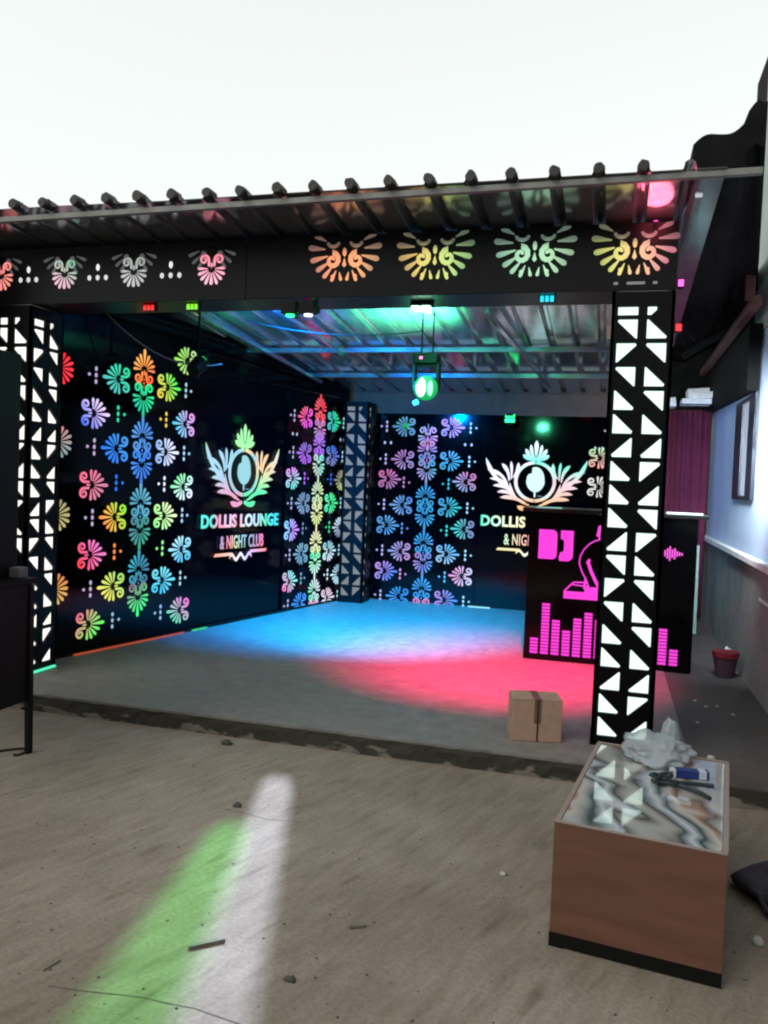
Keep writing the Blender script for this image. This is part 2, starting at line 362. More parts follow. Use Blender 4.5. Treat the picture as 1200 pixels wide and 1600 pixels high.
def light_panel(parent_loc, rz, x0, x1, zt, cx, rows, cu, cd, cl, cr, outL, outR, label, half=None, inten=1.0, topz=2.9, gap=True):
    t = thing('light_panel', parent_loc, label, 'light panel', 'flower patterned light panels on the club walls', rz)
    MB().box(x0, x1, 0, .02, SZ+.03, zt).build('panel_sheet', M['acm'], t)
    def put(x, z, a, cols, tip=.158):
        if z > zt-.05 or not (x0 < x < x1): return
        mb = MB(); flower(mb, x, z, a, tuple(min(1, k*inten) for k in cols[0]), tuple(min(1, k*inten) for k in cols[1]), 1.13, tip=tip); mb.build('backlit_flower', M['inlay'], t)
    for i, z in enumerate(rows):
        put(cx, z+.118, UP, cu[i % len(cu)]); put(cx, z-.118, DN, cd[i % len(cd)])
        put(cx-.285, z, LF, cl[i % len(cl)]); put(cx+.285, z, RT, cr[i % len(cr)])
    for i, (x, z) in enumerate(outL[0]): put(x, z, RT, outL[1][i % len(outL[1])])
    for i, (x, z) in enumerate(outR[0]): put(x, z, LF, outR[1][i % len(outR[1])])
    if half:
        for (x, z), c in zip(half[0], half[1]): put(x, z, RT, c, .118)
    def dots_part(_, x, z, side, c):
        if x0+.08 < x < x1-.08 and z < zt-.1:
            m_ = MB(); dots3(m_, x, z, side, c); m_.build('backlit_dots', M['inlay'], t)
    mb = MB()
    for i, z in enumerate(rows):
        col = tuple(k*.8 for k in cu[i % len(cu)][0])
        for dx in (-.045, 0, .045): dot(mb, cx+dx, z, col, .010, .012)
        dot(mb, cx, z+.03, col, .008, .010); dot(mb, cx, z-.03, col, .008, .010)
    for i in range(len(rows)-1):
        if rows[i]-rows[i+1] < .5: 
            for xx in (-.55, -.47, .47, .55):
              if x0+.05 < cx+xx < x1-.05: dot(mb, cx+xx, (rows[i]+rows[i+1])/2, (.6, .65, .7))
            continue
        zm = (rows[i]+rows[i+1])/2
        dots_part(mb, cx-.285, zm, 1, tuple(k*.85 for k in cl[i % len(cl)][0])); dots_part(mb, cx+.285, zm, -1, tuple(k*.85 for k in cr[i % len(cr)][0]))
    for i in range(len(rows)):
        dots_part(mb, cx-.53, rows[i], -1, (.62, .55, .68)); dots_part(mb, cx+.53, rows[i], 1, (.55, .72, .75))
    dots_part(mb, cx-.285, rows[-1]-.29, 1, (.5, .6, .7)); dots_part(mb, cx+.285, rows[-1]-.29, -1, (.5, .6, .75)) if rows[-1] > .5 else None
    mb.build('medallion_centres', M['inlay'], t)
    return t

# ================================================================== WALLS OF THE STAGE
LANG = math.atan2(9.6-5.61, -3.2+4.1)          # direction of the splayed left wall
LO = Vector((-4.1, 5.61, 0))
lw = thing('left_wall', (LO.x, LO.y, 0), 'tall glossy black side wall on the left of the stage behind the glowing flower panels', 'wall', None, LANG)
MB().box(-1.2, 4.25, .024, .16, SZ+.002, 2.60).build('wall_sheet', M['acm'], lw)
MB().box(-1.2, 4.25, .022, .15, 2.605, 3.1).build('upper_wall_sheet', M['acm'], lw)
sk = MB().box(-1.2, 4.2, -.012, .02, SZ+.001, SZ+.024).build('skirting', M['fascia'], lw)
bw = thing('back_wall', (-3.2, 9.95, 0), 'glossy black rear wall of the stage facing the camera under the low end of the roof', 'wall')
MB().box(-.2, 3.78, .024, .16, SZ+.002, 2.46).build('wall_sheet', M['acm'], bw)
MB().box(-.2, 3.78, .030, .16, 2.464, 2.75).build('plaster_band', mat('orange_lit_plaster', (.13, .06, .038), .7, nscale=4, namp=.3), bw)  # pale plaster with the orange light on it put into its colour

MB().box(.02, 1.30, -.030, -.014, SZ+.001, SZ+.012).build('painted_floor_glow', emis('orange_painted_glow', lin((.85, .33, .16)), .55), lw)  # these glowing strips paint the light reflected on the floor along the walls
MB().box(1.42, 1.62, -.035, -.014, SZ+.001, SZ+.014).build('painted_floor_glow', emis('green_painted_glow', lin((.25, .85, .45)), .8), lw)
MB().box(1.58, 1.85, -.035, -.004, SZ+.001, SZ+.014).build('painted_floor_glow', emis('pale_painted_glow', lin((.65, .90, .95)), .9), bw)
rowsL = [2.37, 1.79, 1.215, .63]
light_panel((LO.x, LO.y, 0), LANG, -.33, 1.40, 2.96, .72, rowsL,
    [((1, .35, .15), (1, .72, .35)), ((.25, .5, .85), (.35, .6, .9)), ((.25, .6, .72), (.4, .7, .8)), ((.25, .42, .55), (.2, .65, .75))],
    [((.1, .75, .6), (.15, .95, .55)), ((.2, .45, .85), (.25, .55, .95)), ((.2, .65, .5), (.3, .5, .6)), ((.5, .35, .45), (.2, 1, .5))],
    [((.15, .85, .6), (.3, .75, .75)), ((.1, .45, .95), (.25, .6, .9)), ((1, .55, .25), (.55, .95, .2)), ((.95, .9, .35), (.6, .85, .4))],
    [((.95, .8, .25), (.1, .95, .35)), ((.95, .95, 1), (.5, .7, .95)), ((.6, 1, .5), (.95, 1, .7)), ((.15, .75, .9), (.5, .9, .95))],
    ([(.17, 2.06), (.17, 1.48), (.17, .91), (.17, .34)], [((.95, .85, 1), (.25, .4, .95)), ((1, .4, .55), (.8, .5, .6)), ((.9, .5, .8), (1, .2, .25)), ((.3, .95, .35), (.9, .35, .5))]),
    ([(1.26, 2.64), (1.26, 2.06), (1.26, 1.48), (1.26, .90), (1.26, .33)], [((.6, .9, .3), (.75, .85, .6)), ((.2, .8, .9), (.95, .55, .85)), ((.45, .95, .45), (.95, .95, 1)), ((.2, .75, .9), (.75, .95, 1)), ((.25, .85, .6), (.95, .4, .8))]),
    'widest flower patterned light panel, nearest the front left pillar',
    ([(-.17, 2.38), (-.17, 1.81), (-.17, 1.24), (-.17, .66)], [((1, .1, .15), (1, .15, .2)), ((.45, .6, .62), (.8, .5, .45)), ((.6, .55, .42), (.72, .68, .4)), ((.8, .72, .35), (.85, .5, .25))]), topz=2.9)
rowsB = [2.30, 1.89, 1.32, .74, .17]
light_panel((LO.x, LO.y, 0), LANG, 2.90, 4.20, 2.58, 3.55, rowsB,
    [((1, .2, .2), (1, .35, .3)), ((.75, .35, .9), (.6, .4, .95)), ((.85, .9, .45), (.8, .9, .7)), ((.9, .95, .45), (.95, .9, .6)), ((.95, .85, .9), (.4, .95, .6))],
    [((.9, .5, .75), (.6, .5, .65)), ((.85, .8, .65), (.4, .95, .85)), ((.9, .95, .35), (.9, .9, .6)), ((.3, .95, .45), (.85, .95, .85)), ((.9, .7, .8), (.9, .6, .7))],
    [((.9, .3, .95), (1, .3, .3)), ((.75, .3, .95), (.5, .4, .7)), ((.45, .5, .55), (.5, .55, .65)), ((.5, .65, .65), (.4, .5, .55)), ((.2, .45, .85), (.3, .5, .9))],
    [((.1, .9, .55), (.3, .7, .75)), ((.2, .4, .9), (.5, .5, .6)), ((.2, .95, .4), (.4, .95, .6)), ((.9, .95, .95), (.45, .7, .7)), ((.95, .7, .75), (.8, .9, .9))],
    ([(3.02, 1.60), (3.02, 1.02), (3.02, .44)], [((.3, .95, .8), (.95, .45, .9)), ((.5, .85, .95), (.85, .35, .95)), ((1, .3, .6), (.4, .95, .85))]),
    ([(4.08, 1.60), (4.08, 1.02), (4.08, .44)], [((.8, .95, .3), (.45, .25, .3)), ((.85, .95, .98), (.4, .25, .35)), ((.8, .95, .95), (.4, .5, .6))]),
    'flower patterned light panel at the far end of the left wall beside the corner pillar')
gr = lambda a, b: (a, b)
light_panel((0, 9.95, 0), 0, -2.88, -1.56, 2.46, -2.215, rowsB,
    [((.5, .42, .45), (.5, .5, .52)), ((.85, .3, .5), (.35, .5, .55)), ((.2, .5, .7), (.25, .6, .7)), ((.2, .5, .75), (.3, .55, .75)), ((.2, .5, .8), (.3, .6, .9))],
    [((.95, .5, .65), (.6, .65, .7)), ((.25, .7, .65), (.75, .4, .55)), ((.2, .6, .75), (.25, .5, .7)), ((.75, .35, .65), (.25, .5, .85)), ((1, .4, .6), (.9, .3, .6))],
    [((.35, .5, .52), (.45, .6, .62)), ((.75, .35, .5), (.65, .5, .6)), ((.35, .45, .7), (.5, .6, .75)), ((.85, .45, .65), (.6, .55, .75)), ((.15, .45, .8), (.3, .5, .85))],
    [((1, .3, .45), (.65, .4, .5)), ((.2, .65, .65), (.4, .6, .65)), ((.2, .8, .6), (.3, .55, .75)), ((.35, .7, .9), (.7, .8, .85)), ((.85, .35, .8), (.3, .5, .9))],
    ([(-2.71, 1.64), (-2.71, 1.06), (-2.71, .48)], [((.95, .3, .45), (.7, .35, .45)), ((.3, .45, .7), (.4, .6, .75)), ((.25, .4, .9), (.9, .5, .85))]),
    ([(-1.71, 1.64), (-1.71, 1.06), (-1.71, .48)], [((.95, .4, .55), (.5, .6, .6)), ((.2, .85, .6), (.6, .4, .55)), ((.95, .95, 1), (1, .45, .6))]),
    'flower patterned light panel on the back wall between corner pillar and winged sign', inten=.86)
light_panel((0, 9.95, 0), 0, -.26, .57, 2.46, .35, rowsB,
    [((.5, .55, .7), (.4, .7, .8))], [((.5, .6, .7), (.8, .5, .6))], [((.6, .6, .7), (.4, .6, .7))], [((.5, .7, .7), (.6, .6, .6))],
    ([(-.15, 1.98), (-.15, 1.64), (-.15, 1.06), (-.15, .48)], [((1, .5, .5), (.6, .9, .6)), ((.75, .7, .65), (.9, .9, .85))]),
    ([], []), 'flower patterned light panel mostly hidden behind the front right pillar')

# ------------------------------------------------------------------ winged signs
def leaf(mb, p0, p1, bend, w0, w1, col, n=9, y=YF):
    p0 = Vector(p0); p1 = Vector(p1); d = p1-p0; nn = Vector((-d.y, d.x))
    a, b = [], []
    for k in range(n+1):
        t = k/n; c_ = p0+d*t+nn*bend*4*t*(1-t)
        tn = (d+nn*bend*4*(1-2*t)).normalized(); q = Vector((-tn.y, tn.x))
        w = (w0+(w1-w0)*min(1, t*1.4))*(1 if t < .72 else max(.0, 1-((t-.72)/.28)**2))*.5+.0012
        a.append(tuple(c_+q*w)); b.append(tuple(c_-q*w))
    mb.plate(a+b[::-1], y, YB, col)
def text_obj(s, name, x0, x1, z0, z1, m, parent, colf, bold=.02):
    cu = bpy.data.curves.new(name, 'FONT'); cu.body = s; cu.offset = bold; cu.extrude = .0; cu.resolution_u = 3; cu.space_character = 1.05
    o = bpy.data.objects.new(name, cu); C.objects.link(o)
    dg = bpy.context.evaluated_depsgraph_get(); me = bpy.data.meshes.new_from_object(o.evaluated_get(dg))
    bpy.data.objects.remove(o); bpy.data.curves.remove(cu)
    xs = [v.co.x for v in me.vertices]; ys = [v.co.y for v in me.vertices]
    sx = (x1-x0)/(max(xs)-min(xs)); sy = (z1-z0)/(max(ys)-min(ys)); mx, my = min(xs), min(ys)
    for v in me.vertices: v.co = (x0+(v.co.x-mx)*sx, YF-.001, z0+(v.co.y-my)*sy)
    bm = bmesh.new(); bm.from_mesh(me)
    r = bmesh.ops.extrude_face_region(bm, geom=bm.faces[:])
    for v in [g for g in r['geom'] if isinstance(g, bmesh.types.BMVert)]: v.co.y = YB
    bmesh.ops.recalc_face_normals(bm, faces=bm.faces); bm.to_mesh(me); bm.free()
    me.materials.clear(); me.materials.append(m)
    for p in me.polygons: p.material_index = 0
    if 'Col' not in me.color_attributes: me.color_attributes.new('Col', 'FLOAT_COLOR', 'CORNER')
    at = me.color_attributes['Col']
    for l in me.loops: at.data[l.index].color = (*colf(me.vertices[l.vertex_index].co), 1)
    ob = bpy.data.objects.new(name, me); C.objects.link(ob); ob.parent = parent
    return ob
def ramp(stops):
    def f(t):
        t = min(1, max(0, t))
        for (a, ca), (b, cb) in zip(stops[:-1], stops[1:]):
            if t <= b: return mix(lin(ca), lin(cb), (t-a)/(b-a))
        return lin(stops[-1][1])
    return f
def club_sign(loc, rz, cx, cz, label, colf, tcol, t2col, t3col):
    t = thing('club_sign', loc, label, 'sign', 'backlit winged club signs', rz)
    cf = lambda co: colf(co.x-cx, co.z-cz)
    P = lambda x, z: (cx+x, cz+z)
    mb = MB(); n = 40
    ring = lambda r1, r2: ([P(r1*cos(2*pi*k/n), r1*sin(2*pi*k/n)) for k in range(n+1)], [P(r2*cos(2*pi*k/n), r2*sin(2*pi*k/n)) for k in range(n+1)])
    o, i_ = ring(.248, .210); strip(mb, o, i_, YF, YB, cf); mb.build('ring', M['inlay'], t)
    MB().box(cx-.004, cx+.004, YF-.0012, YB, cz+.20, cz+.32).box(cx-.004, cx+.004, YF-.0012, YB, cz-.34, cz-.20).build('split_line', M['fascia'], t)
    for sd in (-1, 1):
        mb = MB(); q = lambda x, z: P(sd*x, z)
        b = lambda v: v*sd
        leaf(mb, q(.06, -.285), q(.30, -.02), b(-.17), .014, .030, cf)                     # stem hugging the ring
        leaf(mb, q(.27, -.12), q(.60, .27), b(-.10), .028, .046, cf)                        # main feather
        for i, (tx, tz) in enumerate(((.575, .125), (.545, .02), (.50, -.065), (.445, -.14))):
            leaf(mb, q(.22+.035*(3-i)*.9, -.22+.045*(3-i)), q(tx, tz), b(.17), .014, .040, cf, y=YF-.0003*(i+1))
        leaf(mb, q(.10, -.27), q(.41, -.205), b(.10), .024, .046, cf, y=YF-.0016)
        leaf(mb, q(.02, -.30), q(.20, -.30), b(-.16), .03, .055, cf, y=YF-.0018)
        leaf(mb, q(.31, .00), q(.405, .205), b(.12), .012, .044, cf, y=YF-.0020)
        leaf(mb, q(.285, .02), q(.295, .235), b(.03), .010, .030, cf, y=YF-.0022)
        leaf(mb, q(.265, .04), q(.205, .222), b(.10), .012, .040, cf, y=YF-.0024)
        mb.build('wing', M['inlay'], t)
    mb = MB()
    for i, (a, l, w) in enumerate(((0, .24, .05), (20, .20, .036), (-20, .20, .036), (44, .19, .044), (-44, .19, .044), (68, .175, .046), (-68, .175, .046))):
        a = -R(a); leaf(mb, P(sin(-a)*.03, .252), P(sin(-a)*l*.95, .255+cos(a)*l), (.06 if a > 0 else -.06 if a < 0 else 0), .014, w, cf, y=YF-.0003*i)
    mb.plate([P(-.11, .255), P(.11, .255), P(.085, .285), P(-.085, .285)], YF-.0022, YB, cf)
    mb.build('crown', M['inlay'], t)
    mb = MB()
    pts = [P(.005+.112*cos(a)*(1 if sin(a) < 0 else .93), .025+.150*sin(a)) for a in [2*pi*k/28 for k in range(28)]]
    # stepped notch at the upper left
    keep = [p for p in pts if not (p[0] < cx-.035 and p[1] > cz+.085)]
    ins = next(i for i in range(len(keep)) if keep[i][0] < cx-.03 and keep[i][1] < cz+.10)
    keep[ins:ins] = [P(-.035, .165), P(-.040, .100), P(-.075, .088)]
    mb.plate(keep, YF, YB, cf); mb.plate([P(-.008, -.115), P(.014, -.115), P(.010, -.185), P(-.006, -.185)], YF-.0004, YB, cf)
    mb.plate([P(.03, -.165), P(.09, -.165), P(.09, -.178), P(.03, -.178)], YF-.0004, YB, lambda co: lin((.35, .38, .36)))
    mb.build('emblem', M['inlay'], t)
    text_obj('DOLLIS LOUNGE', 'lettering', cx-.63, cx+.63, cz-.560, cz-.425, M['inlay'], t, lambda co: tcol((co.x-cx)/1.26+.5), .035)
    text_obj('& NIGHT CLUB', 'lettering', cx-.34, cx+.37, cz-.775, cz-.640, M['inlay'], t, lambda co: t2col((co.x-cx)/.7+.5), .012)
    mb = MB(); c3 = lambda co: t3col((co.x-cx)/.86+.5)
    mb.plate([P(-.43, -.845), P(-.16, -.845), P(-.16, -.815), P(-.41, -.815)], YF, YB, c3)
    mb.plate([P(.15, -.830), P(.42, -.830), P(.43, -.800), P(.15, -.800)], YF, YB, c3)
    wv_o = [P(-.19+.36*k/24, -.86+.028*sin(k/24*pi*5)+.016) for k in range(25)]; wv_i = [P(-.19+.36*k/24, -.86+.028*sin(k/24*pi*5)-.020) for k in range(25)]
    strip(mb, wv_o, wv_i, YF-.0004, YB, c3)
    mb.build('flourish', M['inlay'], t)
    return t
def colL(x, z):
    if z > .24: return lin((.66, .95, .42))
    if abs(x) < .2 and abs(z) < .19: return lin((.58, .78, .70))
    if x < 0: return mix(lin((.92, .55, .58)), lin((.66, .80, .78)), min(1, max(0, (z+.27)/.25)))
    a = mix(lin((.40, .95, .45)), lin((.98, .80, .40)), min(1, max(0, (z+.2)/.25)))
    return mix(a, lin((.85, .90, .80)), min(1, max(0, (x-.42)/.2)))
def colB(x, z):
    if z > .24: return mix(lin((.45, .95, .88)), lin((.92, .98, 1)), min(1, (z-.24)/.15))
    if abs(x) < .2 and abs(z) < .19: return lin((.84, .98, .94))
    if x < 0: return mix(lin((1, .72, .35)), lin((1, .95, .98)), min(1, max(0, (z+.28)/.22)))
    return mix(mix(lin((1, .76, .5)), lin((.95, .80, .82)), min(1, max(0, (z+.25)/.2))), lin((.55, .95, .85)), min(1, max(0, (z-.0)/.16)))
club_sign((LO.x, LO.y, 0), LANG, 2.15, 1.64, 'green and yellow winged club sign on the left wall, all its lettering visible', colL,
    ramp([(0, (.35, .95, .8)), (.12, (.4, .85, .7)), (.2, (1, .55, .6)), (.35, (.95, .8, .85)), (.45, (1, .5, .55)), (.52, (.9, .95, .9)), (.7, (.75, .8, .85)), (.8, (.4, .9, .55)), (1, (.2, .85, .98))]),
    ramp([(0, (.6, .6, .62)), (.2, (1, .4, .45)), (.35, (.85, .85, .45)), (.5, (.6, .75, .65)), (.7, (.6, .6, .65)), (1, (1, .4, .45))]),
    ramp([(0, (1, .6, .25)), (.3, (1, .75, .5)), (.45, (1, .95, .95)), (.6, (.85, .8, 1)), (.8, (1, .4, .35)), (1, (1, .45, .2))]))
club_sign((0, 9.944, 0), 0, -.88, 1.675, 'white and cream winged club sign on the back wall, partly hidden by the DJ booth', colB,
    ramp([(0, (.35, .95, .7)), (.15, (.85, .98, .8)), (.3, (1, .98, .75)), (.6, (1, .9, .6)), (1, (.9, .9, .9))]),
    ramp([(0, (.8, .95, .6)), (.25, (.98, .8, .55)), (.5, (1, .6, .5)), (1, (.8, .6, .6))]),
    ramp([(0, (.95, .85, .35)), (.3, (1, .85, .45)), (.45, (1, 1, .9)), (1, (1, .8, .5))]))

# ================================================================== TRUSS PILLARS
SEQ = [('TR','BL'),('TL','TR'),('TR','BL'),('BL','TR'),('BL','BL'),('BR','BR'),('BL','TL'),('BL','BR'),('BL','TR'),('BR','TL'),('TR','BL'),
       ('TL','TR'),('TR','BL'),('BL','TR'),('BL','BL'),('BR','BR'),('BL','TL'),('BL','BR')]
def tri(corner, x0, x1, z0, z1):
    ch = .13
    w, h = x1-x0, z1-z0
    # right-angled corner first, acute corners clipped a little, in local unit coordinates
    base = [(0, 0), (1-ch*.4, 0), (1, ch*.9), (ch*.5, 1), (0, 1)]
    if corner[1] == 'R': base = [(1-a, b) for a, b in base]
    if corner[0] == 'T': base = [(a, 1-b) for a, b in base]
    return [(x0+a*w, z0+b*h) for a, b in base]
def lattice(mb, w, ztop, zbot, pitch, y0, y1, toprow=2.66, seq=SEQ):
    """one face, local x from 0 to w, front at y0"""
    m_, sp = w*.105, w*.15
    cw = (w-2*m_-sp)/2
    cols = [(m_, m_+cw), (m_+cw+sp, w-m_)]
    def R_(x0, x1, z0, z1): mb.box(x0, x1, y0, y1, z0, z1)
    R_(0, m_, zbot, ztop); R_(w-m_, w, zbot, ztop); R_(cols[0][1], cols[1][0], zbot, ztop)
    for ci, (a, b) in enumerate(cols):
        zt = toprow
        R_(a, b, zt, ztop)
        # small top slots
        h = .048
        if ci == 0: pass
        else: mb.plate([(a+cw*.45, zt), (b, zt), (b, zt-h), (a+.02, zt-h), (a+cw*.45, zt-h*.4)], y0, y1)
        zt -= h
        for k, pr in enumerate(seq):
            z1 = zt-k*pitch; z0 = z1-pitch
            if z0 < zbot+.02: break
            mb.holed([(a, z0), (b, z0), (b, z1), (a, z1)], [tri(pr[ci], a, b, z0+pitch*.02, z1-pitch*.17)], y0, y1)
        R_(a, b, zbot, max(z0 if z0 >= zbot else z0+pitch, zbot+.001))
def truss_pillar(x, y, w, d, ztop, label, corem, seqshift=0, toprow=2.66, pitch=.136):
    t = thing('truss_pillar', (x, y, SZ), label, 'light pillar', 'black lattice pillars lit from inside')
    zt = ztop-SZ; s = SEQ[seqshift:]+SEQ[:seqshift]
    mb = MB(); lattice(mb, w, zt, 0, pitch, 0, .018, toprow-SZ, s); f = mb.build('lattice_face', M['lattice'], t)
    for (ox, oy, rz, ww) in ((w, 0.0, pi/2, d), (0, d, -pi/2, d), (w, d, pi, w)):
        mb = MB(); lattice(mb, ww, zt, 0, pitch, .0, .018, toprow-SZ, s); g = mb.build('lattice_face', M['lattice'], t)
        g.location = (ox, oy, 0); g.rotation_euler = (0, 0, rz)
    MB().box(.030, w-.030, .030, d-.030, .012, zt-.06).build('light_core', corem, t)
    MB().box(-.006, w+.006, -.006, d+.006, .0, .010).build('base_plate', M['lattice'], t)
    return t
truss_pillar(-.045, 4.93, .345, .34, 2.745, 'bright lattice pillar at the front right of the stage behind the brown coffee table', M['core'])
truss_pillar(-4.335, 4.93, .345, .36, 2.745, 'bright lattice pillar at the front left of the stage behind the tall black loudspeaker', M['core_warm'])
MB().box(.352, .372, .06, .33, .001, .014).build('painted_floor_glow', emis('teal_painted_glow', lin((.35, .95, .75)), 1.0), [o for o in C.objects if o.name == 'truss_pillar.001'][0])  # glowing strip paints the light leaking from the pillar core onto the floor
truss_pillar(-3.17, 9.52, .31, .32, 2.56, 'dim bluish lattice pillar in the far corner of the stage where the two walls meet', M['coredim'], 0, 2.50, .133)

# ================================================================== FASCIA BEAM
fb = thing('fascia_beam', (0, 4.93, 0), 'long black patterned beam spanning the pillars above the front of the stage', 'beam')
mb = MB(); mb.box(-5.4, -2.352, 0, .345, 2.75, 3.135); mb.build('black_casing', M['fascia'], fb, bevel=.003)
mb = MB(); mb.box(-2.348, .30, -.004, .345, 2.75, 3.135); mb.build('black_casing', M['fascia'], fb, bevel=.003)
def medallion(cx, cz, cola, colb, dimc=(.24, .26, .26)):
    mb = MB()
    def cf(co):
        t = min(1, max(0, (co.x-cx)/.5+.5)); k = min(1, max(0, (cz+.03-co.z)/.045))*min(1, max(.35, 1.5-abs(co.x-cx)/.17))
        c = mix(lin(cola), lin(colb), t); return mix(lin(dimc), c, .08+.92*k)
    y0, y1 = YF-.004, YB
    for sd in (-1, 1):
        for a, r0, r1, w in ((97, .13, .245, .036), (76, .115, .235, .034), (57, .12, .222, .032), (40, .125, .215, .028), (24, .13, .205, .022), (118, .14, .23, .032), (138, .145, .205, .026)):
            pts = rotp(petal(r0, r1, w), pi+R(sd*a), cx, cz)
            pts = [(x, min(z, 3.132)) for x, z in pts]
            if max(p[1] for p in pts)-min(p[1] for p in pts) > .01: mb.plate(pts, y0, y1, cf)
        o, i_ = spiral(.068, .036, side=sd)
        f = lambda P: [(cx+sd*.080-px*.95, cz-.055+pz*1.0) for px, pz in P]
        strip(mb, f(o), f(i_), y0, y1, cf)
        mb.plate(rotp(petal(0, .055, .020), pi+R(sd*-12), cx+sd*.03, cz-.13), y0, y1, cf)
        mb.plate([(cx+sd*.075+.012*cos(t), cz-.155+.012*sin(t)) for t in (0, 1.05, 2.1, 3.14, 4.2, 5.2)], y0, y1, cf)
        o, i_ = [], []
        for k in range(9):
            a = pi+pi*k/8; o.append((cx+sd*.075+.045*cos(a), cz+.055+.035*sin(a))); i_.append((cx+sd*.075+.030*cos(a), cz+.060+.018*sin(a)))
        strip(mb, o, i_, y0, y1, cf)
    mb.plate([(cx+.013*cos(t), cz-.005+.028*sin(t)) for t in [k*pi/4 for k in range(8)]], y0, y1, cf)
    mb.plate([(cx, cz-.04), (cx+.013, cz-.085), (cx, cz-.10), (cx-.013, cz-.085)], y0, y1, cf)
    mb.build('backlit_medallion', M['inlay'], fb)
medallion(-1.68, 3.035, (1, .55, .42), (1, .72, .45)); medallion(-1.10, 3.03, (1, .72, .35), (.62, .95, .55))
medallion(-.50, 3.03, (.62, .85, .72), (.72, .90, .68), (.25, .30, .29)); medallion(.065, 3.025, (.85, .98, .35), (1, .45, .65))
for x, ca, cb in ((-4.25, (1, .5, .6), (1, .6, .5)), (-3.725, (.95, .7, .8), (.45, .72, .6)), (-3.18, (.75, .75, .75), (.6, .62, .6)), (-2.60, (1, .75, .85), (1, .5, .58))):
    mb = MB(); flower(mb, x, 2.955, DN, ca, cb, .90, tip=.118); mb.build('backlit_flower', M['inlay'], fb)
    mb = MB()
    for sd in (-1, 1):
        for a in (68, 50, 33):
            mb.plate(rotp(petal(.10, .185, .022), pi+R(sd*a), x, 3.11), YF, YB, lin((.26, .27, .27)))
        mb.plate([(x+sd*.06+.02*cos(t), 3.055+.018*sin(t)) for t in (0, 1, 2, 3, 4, 5)], YF, YB, lin((.30, .26, .28)))
    mb.build('backlit_border', M['inlay'], fb)
mb = MB()
for x in (-4.02, -3.46, -2.90):
    for dx in (-.065, 0, .065): dot(mb, x+dx, 2.92, (.72, .72, .72), .015, .019)
    dot(mb, x, 2.99, (.8, .78, .8), .014, .024)
for dx, w in ((.0, .012), (.11, .05), (.215, .012)):
    mb.plate([(-.03+dx-w, 2.785), (-.03+dx+w, 2.785), (-.03+dx+w, 2.800), (-.03+dx-w, 2.800)], YF-.004, YB, lin((.42, .44, .44)))
mb.build('backlit_dots', M['inlay'], fb)

# ================================================================== ROOF
RS = .09
def rz_(y): return 3.222-RS*(y-4.40)
RP = .222; RX0 = .083-.222*28     # rib pitch, first rib centre
rf = thing('corrugated_roof', (0, 4.40, 0), 'ribbed metal roof sheet sloping back over the stage with round rib ends along its front edge', 'roof')
prof = []
x = RX0
prof.append((x-.1, 0))
while x < .50:
    prof += [(x-.036, 0), (x-.030, .010), (x-.026, .034), (x-.013, .046), (x+.013, .046), (x+.026, .034), (x+.030, .010), (x+.036, 0)]
    x += RP
prof.append((x-.05, 0))
mb = MB(); ys = [4.40, 5.6, 7.2, 8.8, 10.15]; n = len(prof)
vs = []
for dz in (.0, .004):
    for y in ys:
        for (px, pz) in prof:
            vs.append((px, y-4.40, rz_(y)+pz+dz+noise.noise(Vector((px*1.3, y, 3)))*.006))
k = len(ys)*n
for r_ in range(len(ys)-1):
    for i in range(n-1):
        a = r_*n+i
        mb.add([], [])
        mb.f.append([a, a+1, a+n+1, a+n]); mb.c.append((1, 1, 1)); mb.m.append(0)
        mb.f.append([k+a, k+a+n, k+a+n+1, k+a+1]); mb.c.append((1, 1, 1)); mb.m.append(1)
for i in range(n-1):
    mb.f.append([i, k+i, k+i+1, i+1]); mb.c.append((1, 1, 1)); mb.m.append(1)
mb.v = vs
o = bpy.data.objects.new('roof_sheet', bpy.data.meshes.new('roof_sheet')); me = o.data
me.from_pydata(mb.v, [], mb.f); me.materials.append(M['roof_under']); me.materials.append(M['roof_top'])
for p in me.polygons: p.material_index = mb.m[p.index]
C.objects.link(o); o.parent = rf
# dark round closure caps at the rib ends
x = RX0
while x < .3:
    cp = MB(); cx = x+random.uniform(-.006, .006)
    pts = [(cx+.031*cos(a), rz_(4.40)+.024+random.uniform(-.005, .005)+random.uniform(.028, .034)*sin(a)) for a in [2*pi*q/10 for q in range(10)]]
    cp.plate(pts, -.035-random.uniform(0, .01), .05); cp.build('rib_cap', M['cap'], rf, bevel=.006)
    x += RP
MB().tube((-6, .03, 3.150), (.645, .03, 3.205), .017, sq=True).build('eaves_tube', M['purlin'], rf, bevel=.003)
for y in (6.15, 7.75, 8.85):
    MB().tube((-5.8, y-4.40, rz_(y)-.034), (.30, y-4.40, rz_(y)-.034), .024, sq=True).build('purlin', M['roof_under'], rf, bevel=.003)
for a, b in (((-2.72, 6.27), (-2.45, 8.9)), ((-1.0, 6.4), (-.69, 9.2)), ((.36, 4.5), (.36, 9.9)), ((-3.5, 5.4), (-3.3, 9.0))):
    MB().tube((a[0], a[1]-4.40, rz_(a[1])-.080), (b[0], b[1]-4.40, rz_(b[1])-.080), .018, sq=True).build('rafter', M['roof_under'], rf)

for lab, P0, P1, sag in (('loose grey cable looping down from the roof beside the left wall', (-3.95, 5.75, 2.86), (-3.25, 6.4, 2.55), .25), ('thin dark cable slung across the roof toward the hanging light', (-3.0, 6.3, 2.90), (-1.45, 6.22, 2.78), .12)):
    a, b = Vector(P0), Vector(P1); pts = [a.lerp(b, k/14)+Vector((0, 0, -sag*4*(k/14)*(1-k/14)*.6)) for k in range(15)]
    tag(MB().path(pts, .006, 6).build('hanging_cable', M['cord'] if 'dark' in lab else M['purlin']), lab, 'cable')
